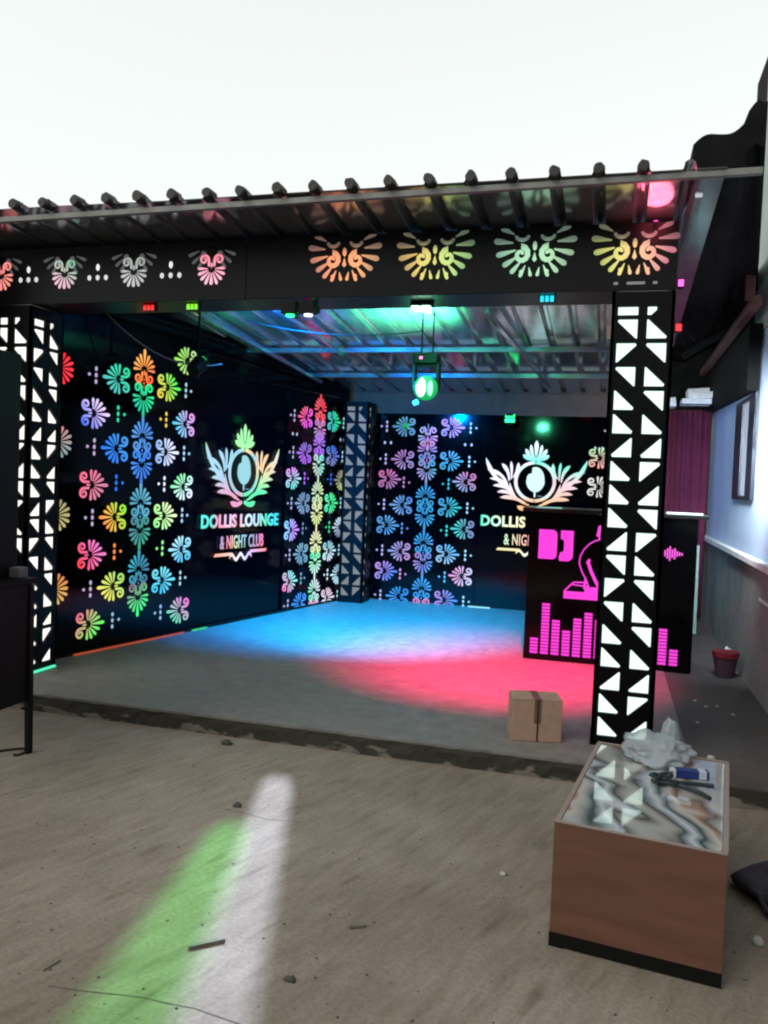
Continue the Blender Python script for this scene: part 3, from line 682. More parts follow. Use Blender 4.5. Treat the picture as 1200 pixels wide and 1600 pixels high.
# ================================================================== DJ BOOTH
dj = thing('dj_booth', (.02, 7.20, SZ), 'black DJ booth with glowing pink letters and equaliser bars standing behind the front right pillar', 'DJ booth')
MB().box(-.69, .69, .0, .02, .0, 1.285).build('front_panel', M['acm'], dj)
MB().box(.67, .69, .021, .62, .0, 1.285).build('side_panel', M['acm'], dj); MB().box(-.69, -.67, .021, .62, .0, 1.285).build('side_panel', M['acm'], dj)
MB().box(-.745, .765, -.05, .66, 1.288, 1.320).build('counter_top', M['fascia'], dj, bevel=.004)
MB().box(.44, .72, -.02, .06, 1.321, 1.334).build('counter_light', M['whitelens'], dj)
MB().box(-.63, -.42, -.02, .06, 1.321, 1.330).build('counter_light', emis('soft_teal_led', (.25, .6, .55), .9), dj)
MG = M['magenta']
def djp(pts, mb): mb.plate(pts, -.005, .001)
mb = MB(); djp([(-.60, .882), (-.60, 1.135), (-.475, 1.135), (-.452, 1.12), (-.444, 1.095), (-.444, .92), (-.452, .895), (-.475, .882)], mb); mb.build('letter', MG, dj)
mb = MB(); djp([(-.415, 1.135), (-.308, 1.135), (-.308, .905), (-.322, .885), (-.345, .872), (-.420, .872), (-.425, .90), (-.415, .945), (-.392, .952), (-.385, .97), (-.385, 1.04), (-.392, 1.055), (-.415, 1.062)], mb); mb.build('letter', MG, dj)
mb = MB()
def line(pts, w=.010): 
    for (x0, z0), (x1, z1) in zip(pts[:-1], pts[1:]):
        dx, dz = x1-x0, z1-z0; l = math.hypot(dx, dz); nx, nz = -dz/l*w/2, dx/l*w/2
        mb.plate([(x0+nx, z0+nz), (x0-nx, z0-nz), (x1-nx, z1-nz), (x1+nx, z1+nz)], -.005-random.random()*.0015, .001)
line([(-.085, 1.075), (-.130, 1.06), (-.175, 1.03), (-.215, .985), (-.245, .92), (-.250, .86), (-.225, .79), (-.19, .73), (-.165, .67)], .010)
line([(-.18, .885), (-.15, .80), (-.11, .72), (-.075, .66)], .026)
line([(-.165, .90), (-.185, .86)], .022); line([(-.19, .73), (-.20, .65), (-.14, .61)], .02)
line([(-.09, 1.08), (-.105, 1.12), (-.10, 1.175), (-.07, 1.20), (.02, 1.215), (.06, 1.17), (.06, 1.10), (.02, 1.07), (-.02, 1.07)], .016)
djp([(-.12, 1.10), (-.09, 1.10), (-.075, 1.18), (-.105, 1.19)], mb)
line([(.04, 1.07), (.12, 1.03), (.18, .95), (.20, .85), (.15, .75), (.05, .68)], .012); line([(.15, .75), (.02, .70)], .02)
mb.build('performer_outline', MG, dj)
mb = MB(); djp([(-.37, .585), (.26, .585), (.26, .615), (-.37, .615)], mb)
line([(-.365, .615), (-.29, .695), (-.17, .70)], .012); line([(-.30, .675), (-.16, .665)], .010)
djp([(-.20, .612), (-.06, .612), (-.06, .665), (-.185, .66)], mb); line([(.26, .61), (.20, .69), (-.02, .70)], .012)
djp([(-.37, .552), (.26, .552), (.26, .582), (-.37, .582)], mb); mb.build('turntable_outline', MG, dj)
bars = [(-.635, 7), (-.545, 21), (-.455, 14), (-.365, 11), (-.275, 16), (-.185, 18), (-.095, 16), (-.005, 12), (.085, 15), (.175, 9), (.265, 12), (.345, 15), (.425, 14), (.515, 7)]
for bx, nb in bars:
    mb = MB()
    for q in range(int(nb*.77+.5)): mb.box(bx, bx+.066, -.005, .001, .055+q*.028, .055+q*.028+.0205)
    mb.build('equaliser_bar', MG, dj)
mb = MB()
for q, h in enumerate((.05, .085, .12, .07, .09, .045, .03, .02)): mb.box(.435+q*.019, .447+q*.019, -.005, .001, .99-h/2, .99+h/2)
mb.build('sound_wave', MG, dj)

# ================================================================== STAGE LIGHTS
ml = thing('moving_head_light', (-1.41, 6.2, 2.20), 'green glowing moving head light hanging from the roof in the middle of the stage', 'stage light')
mb = MB(); mb.box(-.125, .115, -.10, .10, .365, .46); mb.build('base', M['dark'], ml, bevel=.012)
mb = MB(); mb.box(-.135, -.105, -.05, .05, .12, .375); mb.box(.100, .130, -.05, .05, .12, .375); mb.box(-.104, .099, -.03, .03, .34, .362); mb.build('yoke', M['dark'], ml, bevel=.008)
hb = MB(); d_ = Vector((.15, -.95, -.10)).normalized(); hc = Vector((0, 0, .135))
hb.tube(hc-d_*.14, hc-d_*.02, .080, .112, 20); hb.tube(hc-d_*.02, hc+d_*.085, .112, .118, 20)
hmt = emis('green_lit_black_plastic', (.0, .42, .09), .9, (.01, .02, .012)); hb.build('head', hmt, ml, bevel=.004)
lb = MB(); lb.plate([(-.030+.044*cos(2*pi*k/20), .135+.090*sin(2*pi*k/20)) for k in range(20)], -.100, -.088); lb.build('lens', M['greenhot'], ml)
lb = MB()
lb.plate([(.058+.026*cos(2*pi*k/16), .125+.075*sin(2*pi*k/16)) for k in range(16)], -.098, -.086); lb.build('lens', emis('pale_green_led', (.25, 1, .4), 2.0), ml)
MB().tube((-.06, 0, .461), (-.06, 0, .86), .008).tube((.05, 0, .461), (.05, 0, .86), .008).build('hanging_bracket', M['dark'], ml)
MB().box(-.055, -.025, -.102, -.0995, .40, .425).build('display', M['pinklens'], ml)
ml.scale = (.8, .8, .8); ml.location.z = 2.227
lb = MB().tube((-.07, -.05, .0), (-.10, -.075, -.02), .028, .024, 12); lb.build('side_led', M['cyanlens'], ml)
lamp('POINT', 'green_glow', ml, (0, -.32, .22), (.05, 1, .38), 3, rad=.05)
lamp('SPOT', 'green_upbeam', ml, (-.04, .30, .44), (.10, 1, .45), 1000, (-1.56, 6.62, 2.95), 95, .9, .07)

pl = thing('par_light', (-1.21, 5.10, 2.70), 'small bright green lamp fixed under the black beam above the hanging light', 'stage light')
MB().box(-.07, .07, -.03, .05, .02, .048).build('housing', M['dark'], pl, bevel=.004); MB().box(-.060, -.012, -.034, .04, .0, .018).box(.006, .055, -.034, .04, -.012, .018).build('lens', M['greenhot'], pl)
lamp('SPOT', 'green_beam', pl, (0, .10, -.02), (.1, 1, .5), 120, (-1.5, 6.4, 2.98), 90, 1, .05)


def par(x, y, z, lens, label, tx, ty, tz, color, e, size, blend=.8):
    t = thing('par_light', (x, y, z), label, 'stage light', 'small stage lamps under the roof')
    v = (Vector((tx, ty, tz))-Vector((x, y, z))).normalized()
    MB().tube(-v*.09, v*.05, .06, .075, 16).build('housing', M['dark'], t, bevel=.004)
    MB().tube(v*.051, v*.058, .066, .066, 16).build('lens', lens, t)
    MB().tube((-.085, 0, 0), (-.085, 0, .13), .006).tube((.085, 0, 0), (.085, 0, .13), .006).tube((-.085, 0, .13), (.085, 0, .13), .006).tube((0, 0, .13), (0, 0, rz_(y)-z-.03), .010).build('bracket', M['dark'], t)
    lamp('SPOT', 'beam', t, tuple(v*.075), color, e, (tx, ty, tz), size, blend, .04)
    return t
bl = emis('blue_led_lens', (.02, .3, 1), 2)
par(-3.42, 6.3, 2.52, M['greenlens'], 'dim green lamp added for a green striped reflection high beside the left wall', -3.3, 6.9, 3.0, (.02, 1, .25), 30, 100, 1)  # lamp added in place of a green striped reflection
bp_ = par(-2.6, 5.50, 2.90, bl, 'blue stage lamp hidden above the left half of the black beam', -2.9, 9.0, .1, (.0, .26, 1.0), 2300, 84, 1.0)
lamp('SPOT', 'blue_upbeam', bp_, (0, .25, -.12), (.0, .22, 1), 420, (-2.5, 6.9, 3.0), 120, 1, .04)
par(-1.75, 5.50, 2.90, M['cyanlens'], 'cyan stage lamp hidden above the middle of the black beam', -2.35, 8.5, .1, (.0, .46, 1.0), 3700, 64, 1.0)
par(-.45, 5.50, 2.90, M['redlens'], 'red stage lamp hidden behind the beam near the right pillar', -.85, 6.65, .1, (1.0, .012, .15), 2300, 60, 1.0)
g2 = thing('wall_lamp', (-1.18, 9.70, 2.40), 'tiny green lamp at the top of the back wall right of the hanging light', 'stage light')
MB().tube((0, 0, 0), (0, -.06, -.01), .06, .07, 14).build('housing', M['dark'], g2); 
MB().box(-.05, .06, -.066, -.0605, .012, .045).box(-.05, .06, -.066, -.0605, -.045, -.005).build('lens', M['greenlens'], g2)
MB().tube((0, .0, .02), (0, .24, .05), .010).build('bracket', M['dark'], g2)
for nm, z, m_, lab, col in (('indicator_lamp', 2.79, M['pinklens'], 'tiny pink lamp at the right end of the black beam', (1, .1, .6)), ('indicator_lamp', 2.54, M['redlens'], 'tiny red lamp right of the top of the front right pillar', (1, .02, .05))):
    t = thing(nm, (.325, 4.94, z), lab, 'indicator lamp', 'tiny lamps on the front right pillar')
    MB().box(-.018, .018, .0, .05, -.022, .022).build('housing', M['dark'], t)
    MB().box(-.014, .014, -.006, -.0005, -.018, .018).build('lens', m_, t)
# pink par over the right end of the beam: lights the overhanging sheet
pk = thing('par_light', (.10, 4.72, 3.00), 'very small pink lamp on the top right corner of the black beam', 'stage light')
pk.location = (.17, 4.88, 3.10)
MB().tube((0, 0, 0), (0, 0, .02), .012, .014, 14).build('housing', M['dark'], pk); MB().tube((0, 0, .0205), (0, 0, .024), .012, .012, 14).build('lens', M['pinklens'], pk)
lamp('POINT', 'pink_glow', pk, (0, -.06, .03), (1, .12, .20), 2.6, rad=.10)

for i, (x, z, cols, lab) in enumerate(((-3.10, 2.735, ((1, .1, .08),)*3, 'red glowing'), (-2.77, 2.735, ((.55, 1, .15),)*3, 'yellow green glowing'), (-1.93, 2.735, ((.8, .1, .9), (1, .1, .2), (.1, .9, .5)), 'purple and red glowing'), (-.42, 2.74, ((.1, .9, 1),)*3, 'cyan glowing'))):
    t = thing('painted_reflection', (x, 5.0, z), lab+' painted reflection under the black beam', 'painted reflection', 'coloured painted reflections under the beam')  # glowing bars stand in for reflections of the inlays under the beam
    MB().box(-.05, .05, .0, .03, -.03, .012).build('reflection_backing', M['dark'], t)
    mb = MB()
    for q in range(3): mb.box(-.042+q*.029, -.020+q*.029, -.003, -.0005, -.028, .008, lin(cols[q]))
    mb.build('reflection_bars', M['inlay'], t)
# gobo lamps on the front of the beam: narrow blades of light on the ground in front
def gobo(x, y, z, label, color, e, uc0, v0, slope, hw0, hws, v1, lens):
    t = thing('gobo_light', (x, y, z), label, 'stage light', 'slim lamps under the front of the beam')
    MB().box(-.05, .05, -.04, .04, .02, .10).build('housing', M['dark'], t, bevel=.006)
    MB().tube((0, 0, .019), (0, 0, .008), .028, .026, 14).build('lens', lens, t)
    MB().box(-.03, .03, .041, .13, .05, .09).build('bracket', M['dark'], t)
    l = lamp('SPOT', 'beam', t, (0, 0, 0), color, e, None, 140, .1, .004)
    l.data.use_nodes = True; nt = l.data.node_tree; N = nt.nodes; L = nt.links
    em = next(q for q in N if q.type == 'EMISSION')
    tc = N.new('ShaderNodeTexCoord'); sp = N.new('ShaderNodeSeparateXYZ'); L.new(tc.outputs['Normal'], sp.inputs[0])
    def mth(op, a, b=None, c=None):
        q = N.new('ShaderNodeMath'); q.operation = op
        for i, w in enumerate((a, b, c)):
            if w is None: continue
            if isinstance(w, (int, float)): q.inputs[i].default_value = w
            else: L.new(w, q.inputs[i])
        return q.outputs[0]
    az = mth('ABSOLUTE', sp.outputs[2])
    u = mth('DIVIDE', sp.outputs[0], az); v = mth('DIVIDE', sp.outputs[1], az)
    uc = mth('ADD', mth('MULTIPLY', mth('SUBTRACT', v, v0), slope), uc0)
    hw = mth('ADD', mth('MULTIPLY', mth('SUBTRACT', v0, v), hws), hw0)
    du = mth('DIVIDE', mth('ABSOLUTE', mth('SUBTRACT', u, uc)), hw)
    def ss(val, a, b):
        q = N.new('ShaderNodeMapRange'); q.interpolation_type = 'SMOOTHSTEP'; q.inputs['From Min'].default_value = a; q.inputs['From Max'].default_value = b
        q.inputs['To Min'].default_value = 0; q.inputs['To Max'].default_value = 1; L.new(val, q.inputs['Value']); return q.outputs[0]
    m1 = mth('SUBTRACT', 1.0, ss(du, .35, 1.25))
    # rounded near end
    vv = mth('ADD', v, mth('MULTIPLY', mth('MULTIPLY', du, du), .035))
    m2 = mth('SUBTRACT', 1.0, ss(vv, v0-.05, v0+.05))
    m3 = ss(v, v1-.25, v1)
    # even out the fall-off with distance
    fo = mth('POWER', mth('DIVIDE', 1.0, mth('MAXIMUM', az, .2)), 2.6)
    st = mth('MULTIPLY', mth('MULTIPLY', mth('MULTIPLY', m1, m2), m3), fo)
    L.new(mth('MULTIPLY', st, 1.0), em.inputs['Strength'])
    return t
gobo(-1.86, 4.80, 2.60, 'slim lamp under the beam throwing the white streak on the ground', (.62, .74, 1.0), 560, .085, -.29, -.31, .040, .024, -1.9, M['whitelens'])
gobo(-1.98, 4.80, 2.60, 'slim lamp under the beam throwing the green streak on the ground', (.14, 1.0, .20), 330, .150, -.53, -.22, .044, .060, -1.9, M['greenlens'])

# ================================================================== THINGS ON THE STAGE AND GROUND
cb = thing('cardboard_box', (-.365, 4.90, SZ), 'small brown cardboard box on the stage floor left of the front right pillar', 'box', None, R(14))
MB().box(-.145, .145, -.06, .15, .001, .245).build('carton', M['card'], cb, bevel=.004)
MB().box(-.145, -.002, -.061, .151, .246, .250).box(.003, .145, -.061, .151, .246, .249).build('flap', M['card'], cb)
MB().box(-.02, .022, -.0615, -.0601, .11, .2505).box(-.02, .022, -.061, .151, .2508, .252).build('tape', M['tape'], cb)
MB().box(-.002, .007, -.0631, -.0617, .004, .252).build('slit', M['tool'], cb)

TBX = (-.280, .280, -.505, .505, .440)
tb = thing('coffee_table', (.21, 3.35, 0), 'reddish brown box shaped coffee table with a marble patterned glass top in the foreground', 'coffee table', None, R(-7.5))
xa, xb, ya, yb, H_ = TBX
MB().box(xa, xb, ya, ya+.018, .05, H_).build('front_panel', M['laminate'], tb, bevel=.0015)
MB().box(xa, xb, yb-.018, yb, .05, H_).build('rear_panel', M['laminate'], tb, bevel=.0015)
MB().box(xa, xa+.018, ya+.019, yb-.019, .05, H_-.003).build('side_panel', M['laminate'], tb); MB().box(xb-.018, xb, ya+.019, yb-.019, .05, H_-.003).build('side_panel', M['laminate'], tb)
MB().box(xa-.001, xa+.017, ya+.019, yb-.019, H_-.0025, H_+.001).box(xb-.017, xb+.001, ya+.019, yb-.019, H_-.0025, H_+.001).box(xa+.002, xb-.002, ya-.0005, ya+.018, H_+.0005, H_+.003).box(xa+.002, xb-.002, yb-.017, yb, H_+.0005, H_+.003).build('edge_trim', M['edge'], tb)
MB().box(xa+.019, xb-.019, ya+.019, yb-.019, H_-.010, H_-.002).build('glass_top', M['marble'], tb)
MB().box(xa-.001, xa+.05, ya-.0015, ya+.02, .0, .049).box(xa+.05, xb+.001, ya-.0015, ya+.02, .004, .049).box(xa, xa+.018, ya+.021, yb, .0, .049).box(xb-.018, xb, ya+.021, yb, .0, .049).box(xa+.02, xb-.02, yb-.02, yb, 0, .049).build('plinth', M['plinth'], tb)
# plastic bag
def blob(name, m, loc, sx, sy, sz, amp, fr, sub=4, seed=1, flat=.0, parent=None, rz=0, ridge=False):
    bm = bmesh.new(); bmesh.ops.create_icosphere(bm, subdivisions=sub, radius=1)
    for v in bm.verts:
        p = v.co.copy(); q = p*fr+Vector((seed*7.1, seed*3.3, seed))
        k = 1+amp*noise.noise(q)+amp*.5*noise.noise(q*2.3)
        if ridge: k += amp*.9*(abs(noise.noise(q*1.6))-.25)+amp*.35*(abs(noise.noise(q*4.2))-.2)
        p = p*k; v.co = (p.x*sx, p.y*sy, max(p.z, -flat)*sz+flat*sz)
    me = bpy.data.meshes.new(name); bm.to_mesh(me); bm.free()
    for p in me.polygons: p.use_smooth = not ridge or True
    me.materials.append(m); o = bpy.data.objects.new(name, me); C.objects.link(o); o.location = loc; o.rotation_euler = (0, 0, rz); o.parent = parent
    return o
TZ = H_+.001
pb = thing('plastic_bag', (.245, 3.77, TZ), 'crumpled translucent plastic bag lying on the far end of the coffee table', 'plastic bag')
blob('bag_body', M['bag'], (0, 0, 0), .135, .17, .075, .26, 1.9, 5, 3, .3, pb, R(20), True)
blob('bag_knot', M['bag'], (.065, .10, .045), .04, .04, .075, .22, 1.6, 4, 5, .3, pb, 0, True)
pr = thing('pliers', (.30, 3.40, TZ+.012), 'dark open pliers lying on the coffee table beside the navy box', 'pliers', None, R(25))
MB().path([(0, 0, 0), (.03, -.04, 0), (.055, -.10, 0), (.06, -.15, 0)], .009).build('handle', M['tool'], pr); MB().path([(0, 0, .003), (.05, .0, .003), (.11, -.01, 0), (.15, -.03, 0)], .009).build('handle', M['tool'], pr)
MB().tube((0, 0, -.008), (0, 0, .014), .018).path([(0, 0, 0), (-.02, .03, 0), (-.03, .07, 0)], .008).path([(0, 0, 0), (-.045, .02, 0), (-.075, .05, 0)], .008).build('jaws', M['tool'], pr)
wr = MB(); random.seed(3)
pts = [Vector((.25+random.uniform(-.045, .05), 3.43+random.uniform(-.05, .05), TZ+.006+random.uniform(0, .03))) for _ in range(22)]
wr.path(pts, .005, 6); tag(wr.build('tangled_cord', M['tool']), 'small tangle of dark cord on the coffee table beside the plastic bag', 'cord')
bx = thing('small_box', (.375, 3.545, TZ), 'small navy box with a white end lying on the coffee table', 'box', None, R(8))
MB().box(-.065, .025, -.02, .02, .0, .032).build('carton', M['bluebox'], bx, bevel=.001); MB().box(.0255, .055, -.02, .02, .0, .032).build('white_end', mat('white_printed_card', (.45, .5, .6), .4), bx, bevel=.001)
MB().box(.0555, .065, -.02, .02, .0, .032).build('blue_end', M['bluebox'], bx); MB().box(-.085, -.0655, -.018, .018, .0, .03).build('cap', M['white'], bx)

# left: speaker on table
tk = thing('black_table', (-3.6, 3.6, 0), 'black table with thin legs under the loudspeaker at the left edge', 'table')
MB().box(-.60, .54, -.32, .28, .955, .99).build('table_top', M['dark'], tk, bevel=.005)
MB().box(-.57, .515, .24, .256, .30, .953).build('rear_panel', M['dark'], tk); MB().box(.500, .516, -.28, .239, .30, .953).build('side_panel', M['dark'], tk)
for px, py in ((.505, -.29), (.505, .265), (-.57, -.29), (-.57, .265)): MB().tube((px+.018, py, .0), (px, py, .95), .015, .018, sq=True).build('leg', M['dark'], tk)
MB().path([(.52, .2, .27), (.58, .2, .27)], .007).build('hook', M['dark'], tk)
spk = thing('loudspeaker', (-3.6, 3.6, .991), 'tall black loudspeaker standing on the black table at the left edge', 'loudspeaker')
MB().box(-.35, .425, -.24, .26, .0, 1.235).build('cabinet', M['dark'], spk, bevel=.012)
MB().box(-.33, .405, -.246, -.241, .03, 1.20).build('grille', M['darkcloth'], spk)
MB().box(.4255, .44, -.06, .06, .55, .66).build('handle', M['fascia'], spk)
tag(MB().box(-3.165, -3.095, 3.78, 3.85, .992, 1.05).build('metal_bracket', M['purlin'], bevel=.006), 'small dark grey metal block on the table corner beside the loudspeaker', 'bracket')
mb = MB(); pts = [(-3.12+.12*sin(t*.7)-.16*t*.3, 3.92-.12*cos(t*1.1)-.05*t, .008+.0*t) for t in [k*.25 for k in range(18)]]
mb.path(pts, .007, 6); tag(mb.build('black_cable', M['cord']), 'loose black cable curling on the ground under the black table', 'cable')

# debris
def crumb(name, m, x, y, z, s, label, cat, seed, sz=.6):
    o = blob(name, m, (x, y, z), s, s*.8, s*sz, .55, 1.6, 2, seed, .5); tag(o, label, cat, 'bits of rubble on the ground'); return o
crumb('stone', M['stone'], -2.13, 4.42, 0, .034, 'dark stone just in front of the stage edge, left of the white streak', 'stone', 2)
crumb('stone', M['stone'], -1.67, 3.60, 0, .022, 'small dark stone between the tops of the green and white streaks', 'stone', 3)
crumb('stone', M['stone'], -.91, 2.40, 0, .018, 'small dark stone right of the white streak near the bottom of the picture', 'stone', 4)
crumb('plaster_lump', M['palestone'], .585, 3.14, 0, .020, 'pale plaster lump on the ground right of the coffee table', 'plaster lump', 5, 1.0)
crumb('plaster_lump', M['palestone'], .62, 4.92, SZ, .022, 'small pale crumb on the passage floor just past the coffee table', 'plaster lump', 6)
crumb('plaster_lump', M['palestone'], -.35, 3.35, 0, .014, 'tiny white crumb on the ground left of the coffee table', 'plaster lump', 7)
for i, (x, y) in enumerate(((.66, 6.3), (.72, 6.15), (.80, 6.2), (.88, 6.0), (.62, 5.7))):
    crumb('plaster_lump', M['palestone'], x, y, SZ-.008, .011+.003*(i % 2), 'tiny pale crumb of the scattered row on the passage floor beside the DJ booth', 'plaster lump', 20+i)
def offcut(x, y, l, w, h, rz, label):
    o = MB().box(-l/2, l/2, -w/2, w/2, .001, h).build('wood_offcut', M['offcut'], bevel=.002); o.location = (x, y, 0); o.rotation_euler = (0, 0, R(rz)); tag(o, label, 'wood offcut', 'bits of rubble on the ground')
offcut(-1.25, 2.49, .125, .018, .014, 42, 'longest wood offcut lying across the white streak')
offcut(-.80, 2.77, .06, .018, .012, 30, 'short wood offcut on bare ground right of the white streak')
offcut(-1.66, 2.22, .07, .006, .006, 78, 'thin dark sliver of wood at the left side of the green streak')
offcut(-.96, 2.04, .03, .008, .006, -40, 'tiny wood chip at the bottom edge of the white streak')
def groove(pts, w, name='ground_joint'):
    g_ = MB()
    for (x0, y0), (x1, y1) in zip(pts[:-1], pts[1:]):
        dx, dy = x1-x0, y1-y0; l = math.hypot(dx, dy); nx, ny = -dy/l*w/2, dx/l*w/2
        g_.add([(x0+nx, y0+ny, .0012), (x0-nx, y0-ny, .0012), (x1-nx, y1-ny, .0012), (x1+nx, y1+ny, .0012)], [(0, 1, 2, 3)])
    tag(g_.build(name, M['stone']), kind='structure')
random.seed(5)
def crack(x, y, dx, dy, n): 
    p = [(x, y)]
    for _ in range(n): x += dx+random.uniform(-.02, .02); y += dy+random.uniform(-.02, .02); p.append((x, y))
    return p
groove(crack(-1.6, 2.13, .09, .0, 26), .0035); groove(crack(-1.75, 3.55, .06, .0, 7), .0028)

random.seed(12)
mb = MB()
for k in range(450):
    x = random.uniform(-2.6, .8); y = random.uniform(1.9, 4.45); s = random.choice((.0022, .003, .0042, .0065)); hh = s*.8
    a = random.uniform(0, pi); e = random.uniform(.5, 1.2)
    vs = [(x+s*cos(a+q*pi/2)*(e if q % 2 else 1), y+s*sin(a+q*pi/2)*(e if q % 2 else 1), .0005) for q in range(4)]+[(x, y, hh)]
    mb.add(vs, [(0, 1, 4), (1, 2, 4), (2, 3, 4), (3, 0, 4)])
tag(mb.build('grit', M['stone']), 'fine dark grit scattered over the cement ground', 'grit', kind='stuff')
bgd = thing('dark_bag', (.80, 3.55, 0), 'dark slumped bag on the ground at the right edge beside the coffee table', 'bag')
blob('bag_body', M['bagdark'], (0, 0, 0), .20, .24, .075, .35, 1.3, 4, 9, .45, bgd)
MB().path([(-.12, -.10, .09), (-.17, -.16, .06), (-.15, -.22, .03), (-.06, -.25, .02)], .012).build('strap', M['bagdark'], bgd)

# ================================================================== RIGHT SIDE BUILDING
rbld = thing('side_building', (1.12, 7, 0), 'bluish lit building along the right edge with a plaster ledge and dark eaves', 'building')
MB().box(.0, .25, -8, 5.0, .0, 1.06).build('plinth_wall', M['plaster'], rbld)
MB().box(-.045, .26, -8, 5.0, 1.063, 1.115).build('ledge', M['ledge'], rbld, bevel=.006)
MB().box(.012, .30, -8, 5.0, 1.118, 2.95).build('wall', M['bluelitwall'], rbld)
MB().box(.0, .30, -8, .67, 2.953, 6.0).build('upper_wall', M['greenwall'], rbld)
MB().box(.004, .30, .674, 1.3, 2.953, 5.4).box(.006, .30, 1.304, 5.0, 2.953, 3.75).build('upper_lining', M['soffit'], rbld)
mb = MB()
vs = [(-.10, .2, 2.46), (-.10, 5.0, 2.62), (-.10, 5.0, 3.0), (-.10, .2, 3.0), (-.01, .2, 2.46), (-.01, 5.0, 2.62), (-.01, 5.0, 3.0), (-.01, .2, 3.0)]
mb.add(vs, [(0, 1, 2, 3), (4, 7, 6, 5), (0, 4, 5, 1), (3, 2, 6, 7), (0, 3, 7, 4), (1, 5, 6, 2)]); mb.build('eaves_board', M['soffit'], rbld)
wf = MB(); y0, y1, z0, z1 = .28, 1.35, 1.57, 2.46
wf.box(-.02, .010, y0, y0+.30, z0, z1).box(-.02, .010, y1-.40, y1, z0, z1).box(-.019, .009, y0+.30, y1-.40, z0, z0+.035).box(-.019, .009, y0+.30, y1-.40, z1-.035, z1)
wfo = wf.build('window_frame', mat('navy_black_frame', (.006, .009, .02), .35), rbld, bevel=.002)
MB().box(-.002, .006, y0+.301, y1-.401, z0+.036, z1-.036).build('pane', mat('milky_window_pane', (.75, .8, .88), .3), wfo)
MB().path([(-.03, .2, 2.40), (-.03, .15, 2.25), (-.03, .14, 2.1), (-.02, .2, 2.0)], .006).build('hanging_wire', M['cord'], rbld)
MB().box(-.004, .0, -.9, -.3, .82, .84).build('chalk_mark', M['ledge'], rbld)

cu_ = MB(); n = 60; vs = []
for i in range(n+1):
    x = .58+.50*i/n; dy = .018*sin(i*.9)+.012*sin(i*.37+1)
    vs += [(x, 10.2+dy, .15), (x, 10.2+dy, 2.58), (x, 10.23+dy, .15), (x, 10.23+dy, 2.58)]
fs = []
for i in range(n): a = i*4; fs += [(a, a+4, a+5, a+1), (a+2, a+3, a+7, a+6), (a+1, a+5, a+7, a+3), (a, a+2, a+6, a+4)]
cu_.add(vs, fs); tag(cu_.build('curtain', M['curtain'], smooth=True), 'dark maroon curtain hanging at the far end of the passage behind the DJ booth', 'curtain')
tag(MB().box(.2, 1.9, 10.6, 10.75, .11, 3.6).build('rear_wall', M['soffit']), 'dark wall closing the far end of the passage behind the maroon curtain', 'wall')
# stacked white slats above the curtain
for i, (x0, x1, z0, z1, y) in enumerate(((.79, 1.02, 2.70, 2.80, 9.9), (.77, 1.25, 2.66, 2.73, 9.6), (.70, 1.00, 2.58, 2.635, 9.45), (.56, .66, 2.58, 2.68, 9.8))):
    o = MB().box(-(x1-x0)/2, (x1-x0)/2, 0, .3, -(z1-z0)/2, (z1-z0)/2).build('white_board', M['ledge'], bevel=.003)
    o.location = ((x0+x1)/2, y, (z0+z1)/2); o.rotation_euler = (0, R((-4, -6, 0, -8)[i]), 0)
    tag(o, ('short white board on top of the pile above the maroon curtain', 'longest white board tilted in the pile above the maroon curtain', 'lowest flat white board in the pile above the maroon curtain', 'small white scrap of board left of the pile above the curtain')[i], 'board', 'white boards piled above the curtain')
tag(MB().tube((1.02, 6.9, 3.12), (1.0, 12.2, 3.05), .036, sq=True).build('timber_beam', M['wood'], bevel=.004), 'long reddish brown timber beam running back under the dark eaves on the right', 'beam')
tag(MB().tube((.98, 7.0, 3.14), (.93, 6.9, 4.4), .034, sq=True).build('timber_post', M['wood'], bevel=.004), 'dark brown upright timber meeting the long beam at the right edge', 'post')
for i, y in enumerate((7.6, 8.6, 9.6)):
    o = MB().tube((.62, y, 2.95), (1.1, y, 3.25), .03, sq=True).build('eaves_rafter', M['soffit'], bevel=.003); tag(o, ('nearest', 'middle', 'farthest')[i]+' of the three short dark rafters between the roof and the side building', 'rafter', 'short dark rafters under the side eaves')
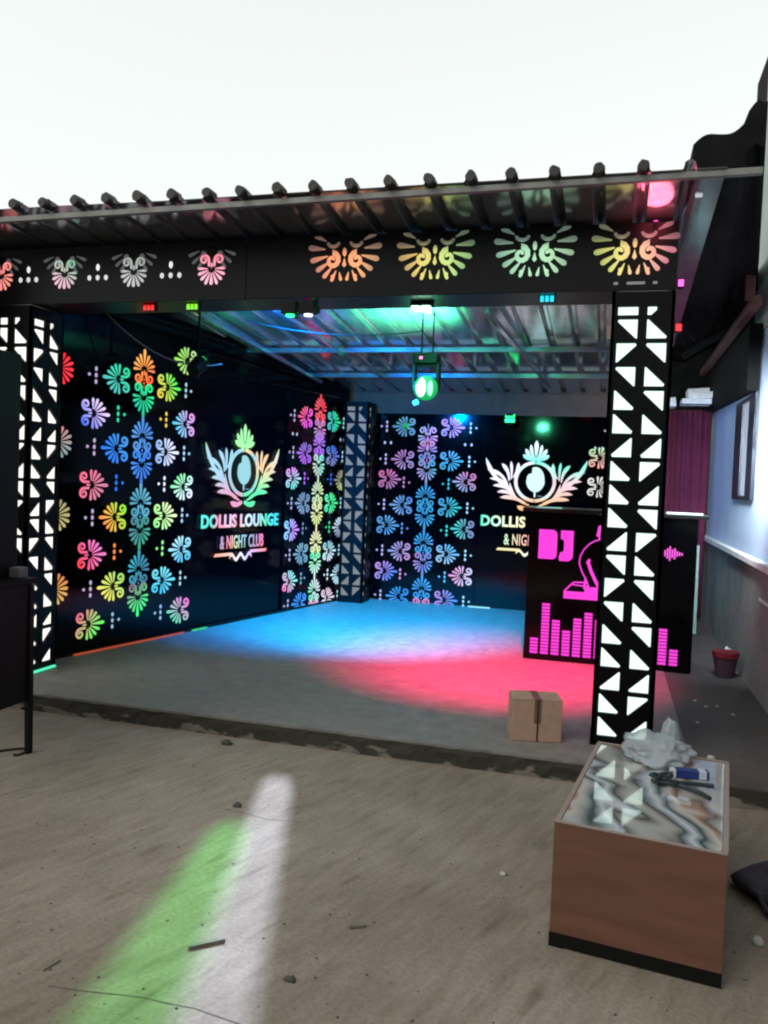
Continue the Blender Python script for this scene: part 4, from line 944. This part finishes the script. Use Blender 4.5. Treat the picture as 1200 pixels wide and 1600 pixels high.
# dark flashing rising from roof edge to the building
fl = MB(); ny, nx = 14, 16; vs = []
for s_ in (0, 1):
    for j in range(ny+1):
        y = 4.50+j*.42
        for i in range(nx+1):
            t = i/nx; x = .32+t*(min(.147*y, 1.115)-.32)
            top = 3.385+.02*sin(t*9)+.13*t+.16*max(0, (t-.7))+.028*noise.noise(Vector((x*9, y*2, 1)))+.03*(1 if .72 < t < .9 else 0)-.05*(j*.1)
            vs.append((x, y+.02*noise.noise(Vector((x*7, y, 5))), top-(.0 if s_ else .17+.05*t)))
k = (ny+1)*(nx+1); fs = []
for j in range(ny):
    for i in range(nx):
        a = j*(nx+1)+i; fs += [(a, a+nx+1, a+nx+2, a+1), (k+a, k+a+1, k+a+nx+2, k+a+nx+1)]
for i in range(nx): fs += [(i, i+1, k+i+1, k+i)]
for j in range(ny): a = j*(nx+1); fs += [(a, k+a, k+a+nx+1, a+nx+1)]
fl.add(vs, fs); tag(fl.build('roof_flashing', M['soffit']), 'crumpled black sheet rising from the right end of the ribbed roof to the side building', 'flashing')
tag(MB().box(-14, 9, -5.2, -5.0, 0, 4.2).build('reflection_blocker', mat('dull_blocker_wall', (.07, .068, .065), .85, nscale=1.5, namp=.3)), 'unseen dull wall added behind the camera to keep reflections dark', 'wall')  # unseen wall added behind the camera to darken reflections
tl = thing('tube_light', (1.10, 6.05, 2.30), 'cool white tube lamp fixed high on the bluish lit wall at the right', 'tube light')
MB().box(-.03, .03, -.42, .42, .0, .05).build('fitting', M['white'], tl); MB().tube((-.01, -.38, -.02), (-.01, .38, -.02), .014).build('tube', M['whitelens'], tl)
la = lamp('AREA', 'tube_glow', tl, (-.30, 0, .0), (.78, .88, 1.0), 46, (1.13, 7.9, 1.5)); la.data.shape = 'RECTANGLE'; la.data.size = .5; la.data.size_y = .12; la.data.spread = R(95)
# bucket in the passage
bk = thing('bucket', (.98, 7.25, SZ), 'dark bucket with a red rim against the plaster wall in the passage', 'bucket')
MB().tube((0, 0, 0), (0, 0, .16), .075, .095, 20).build('body', M['purpleplastic'], bk, smooth=False); MB().tube((0, 0, .161), (0, 0, .205), .103, .107, 20).build('rim', M['redplastic'], bk)
tag(blob('cloth_rag', M['greenwall'], (1.03, 7.5, SZ), .04, .04, .15, .5, 1.5, 3, 8, .4), 'pale crumpled cloth propped behind the red rimmed bucket', 'cloth')
cn = thing('propped_board', (.83, 9.3, SZ), 'pale green board leaning in the dark corner behind the DJ booth', 'board')
b_ = MB().box(-.10, .12, 0, .03, 0, .95).build('board_face', mat('pale_green_board', (.25, .4, .33), .6, nscale=4, namp=.3), cn, bevel=.002); b_.rotation_euler = (R(-6), 0, 0)
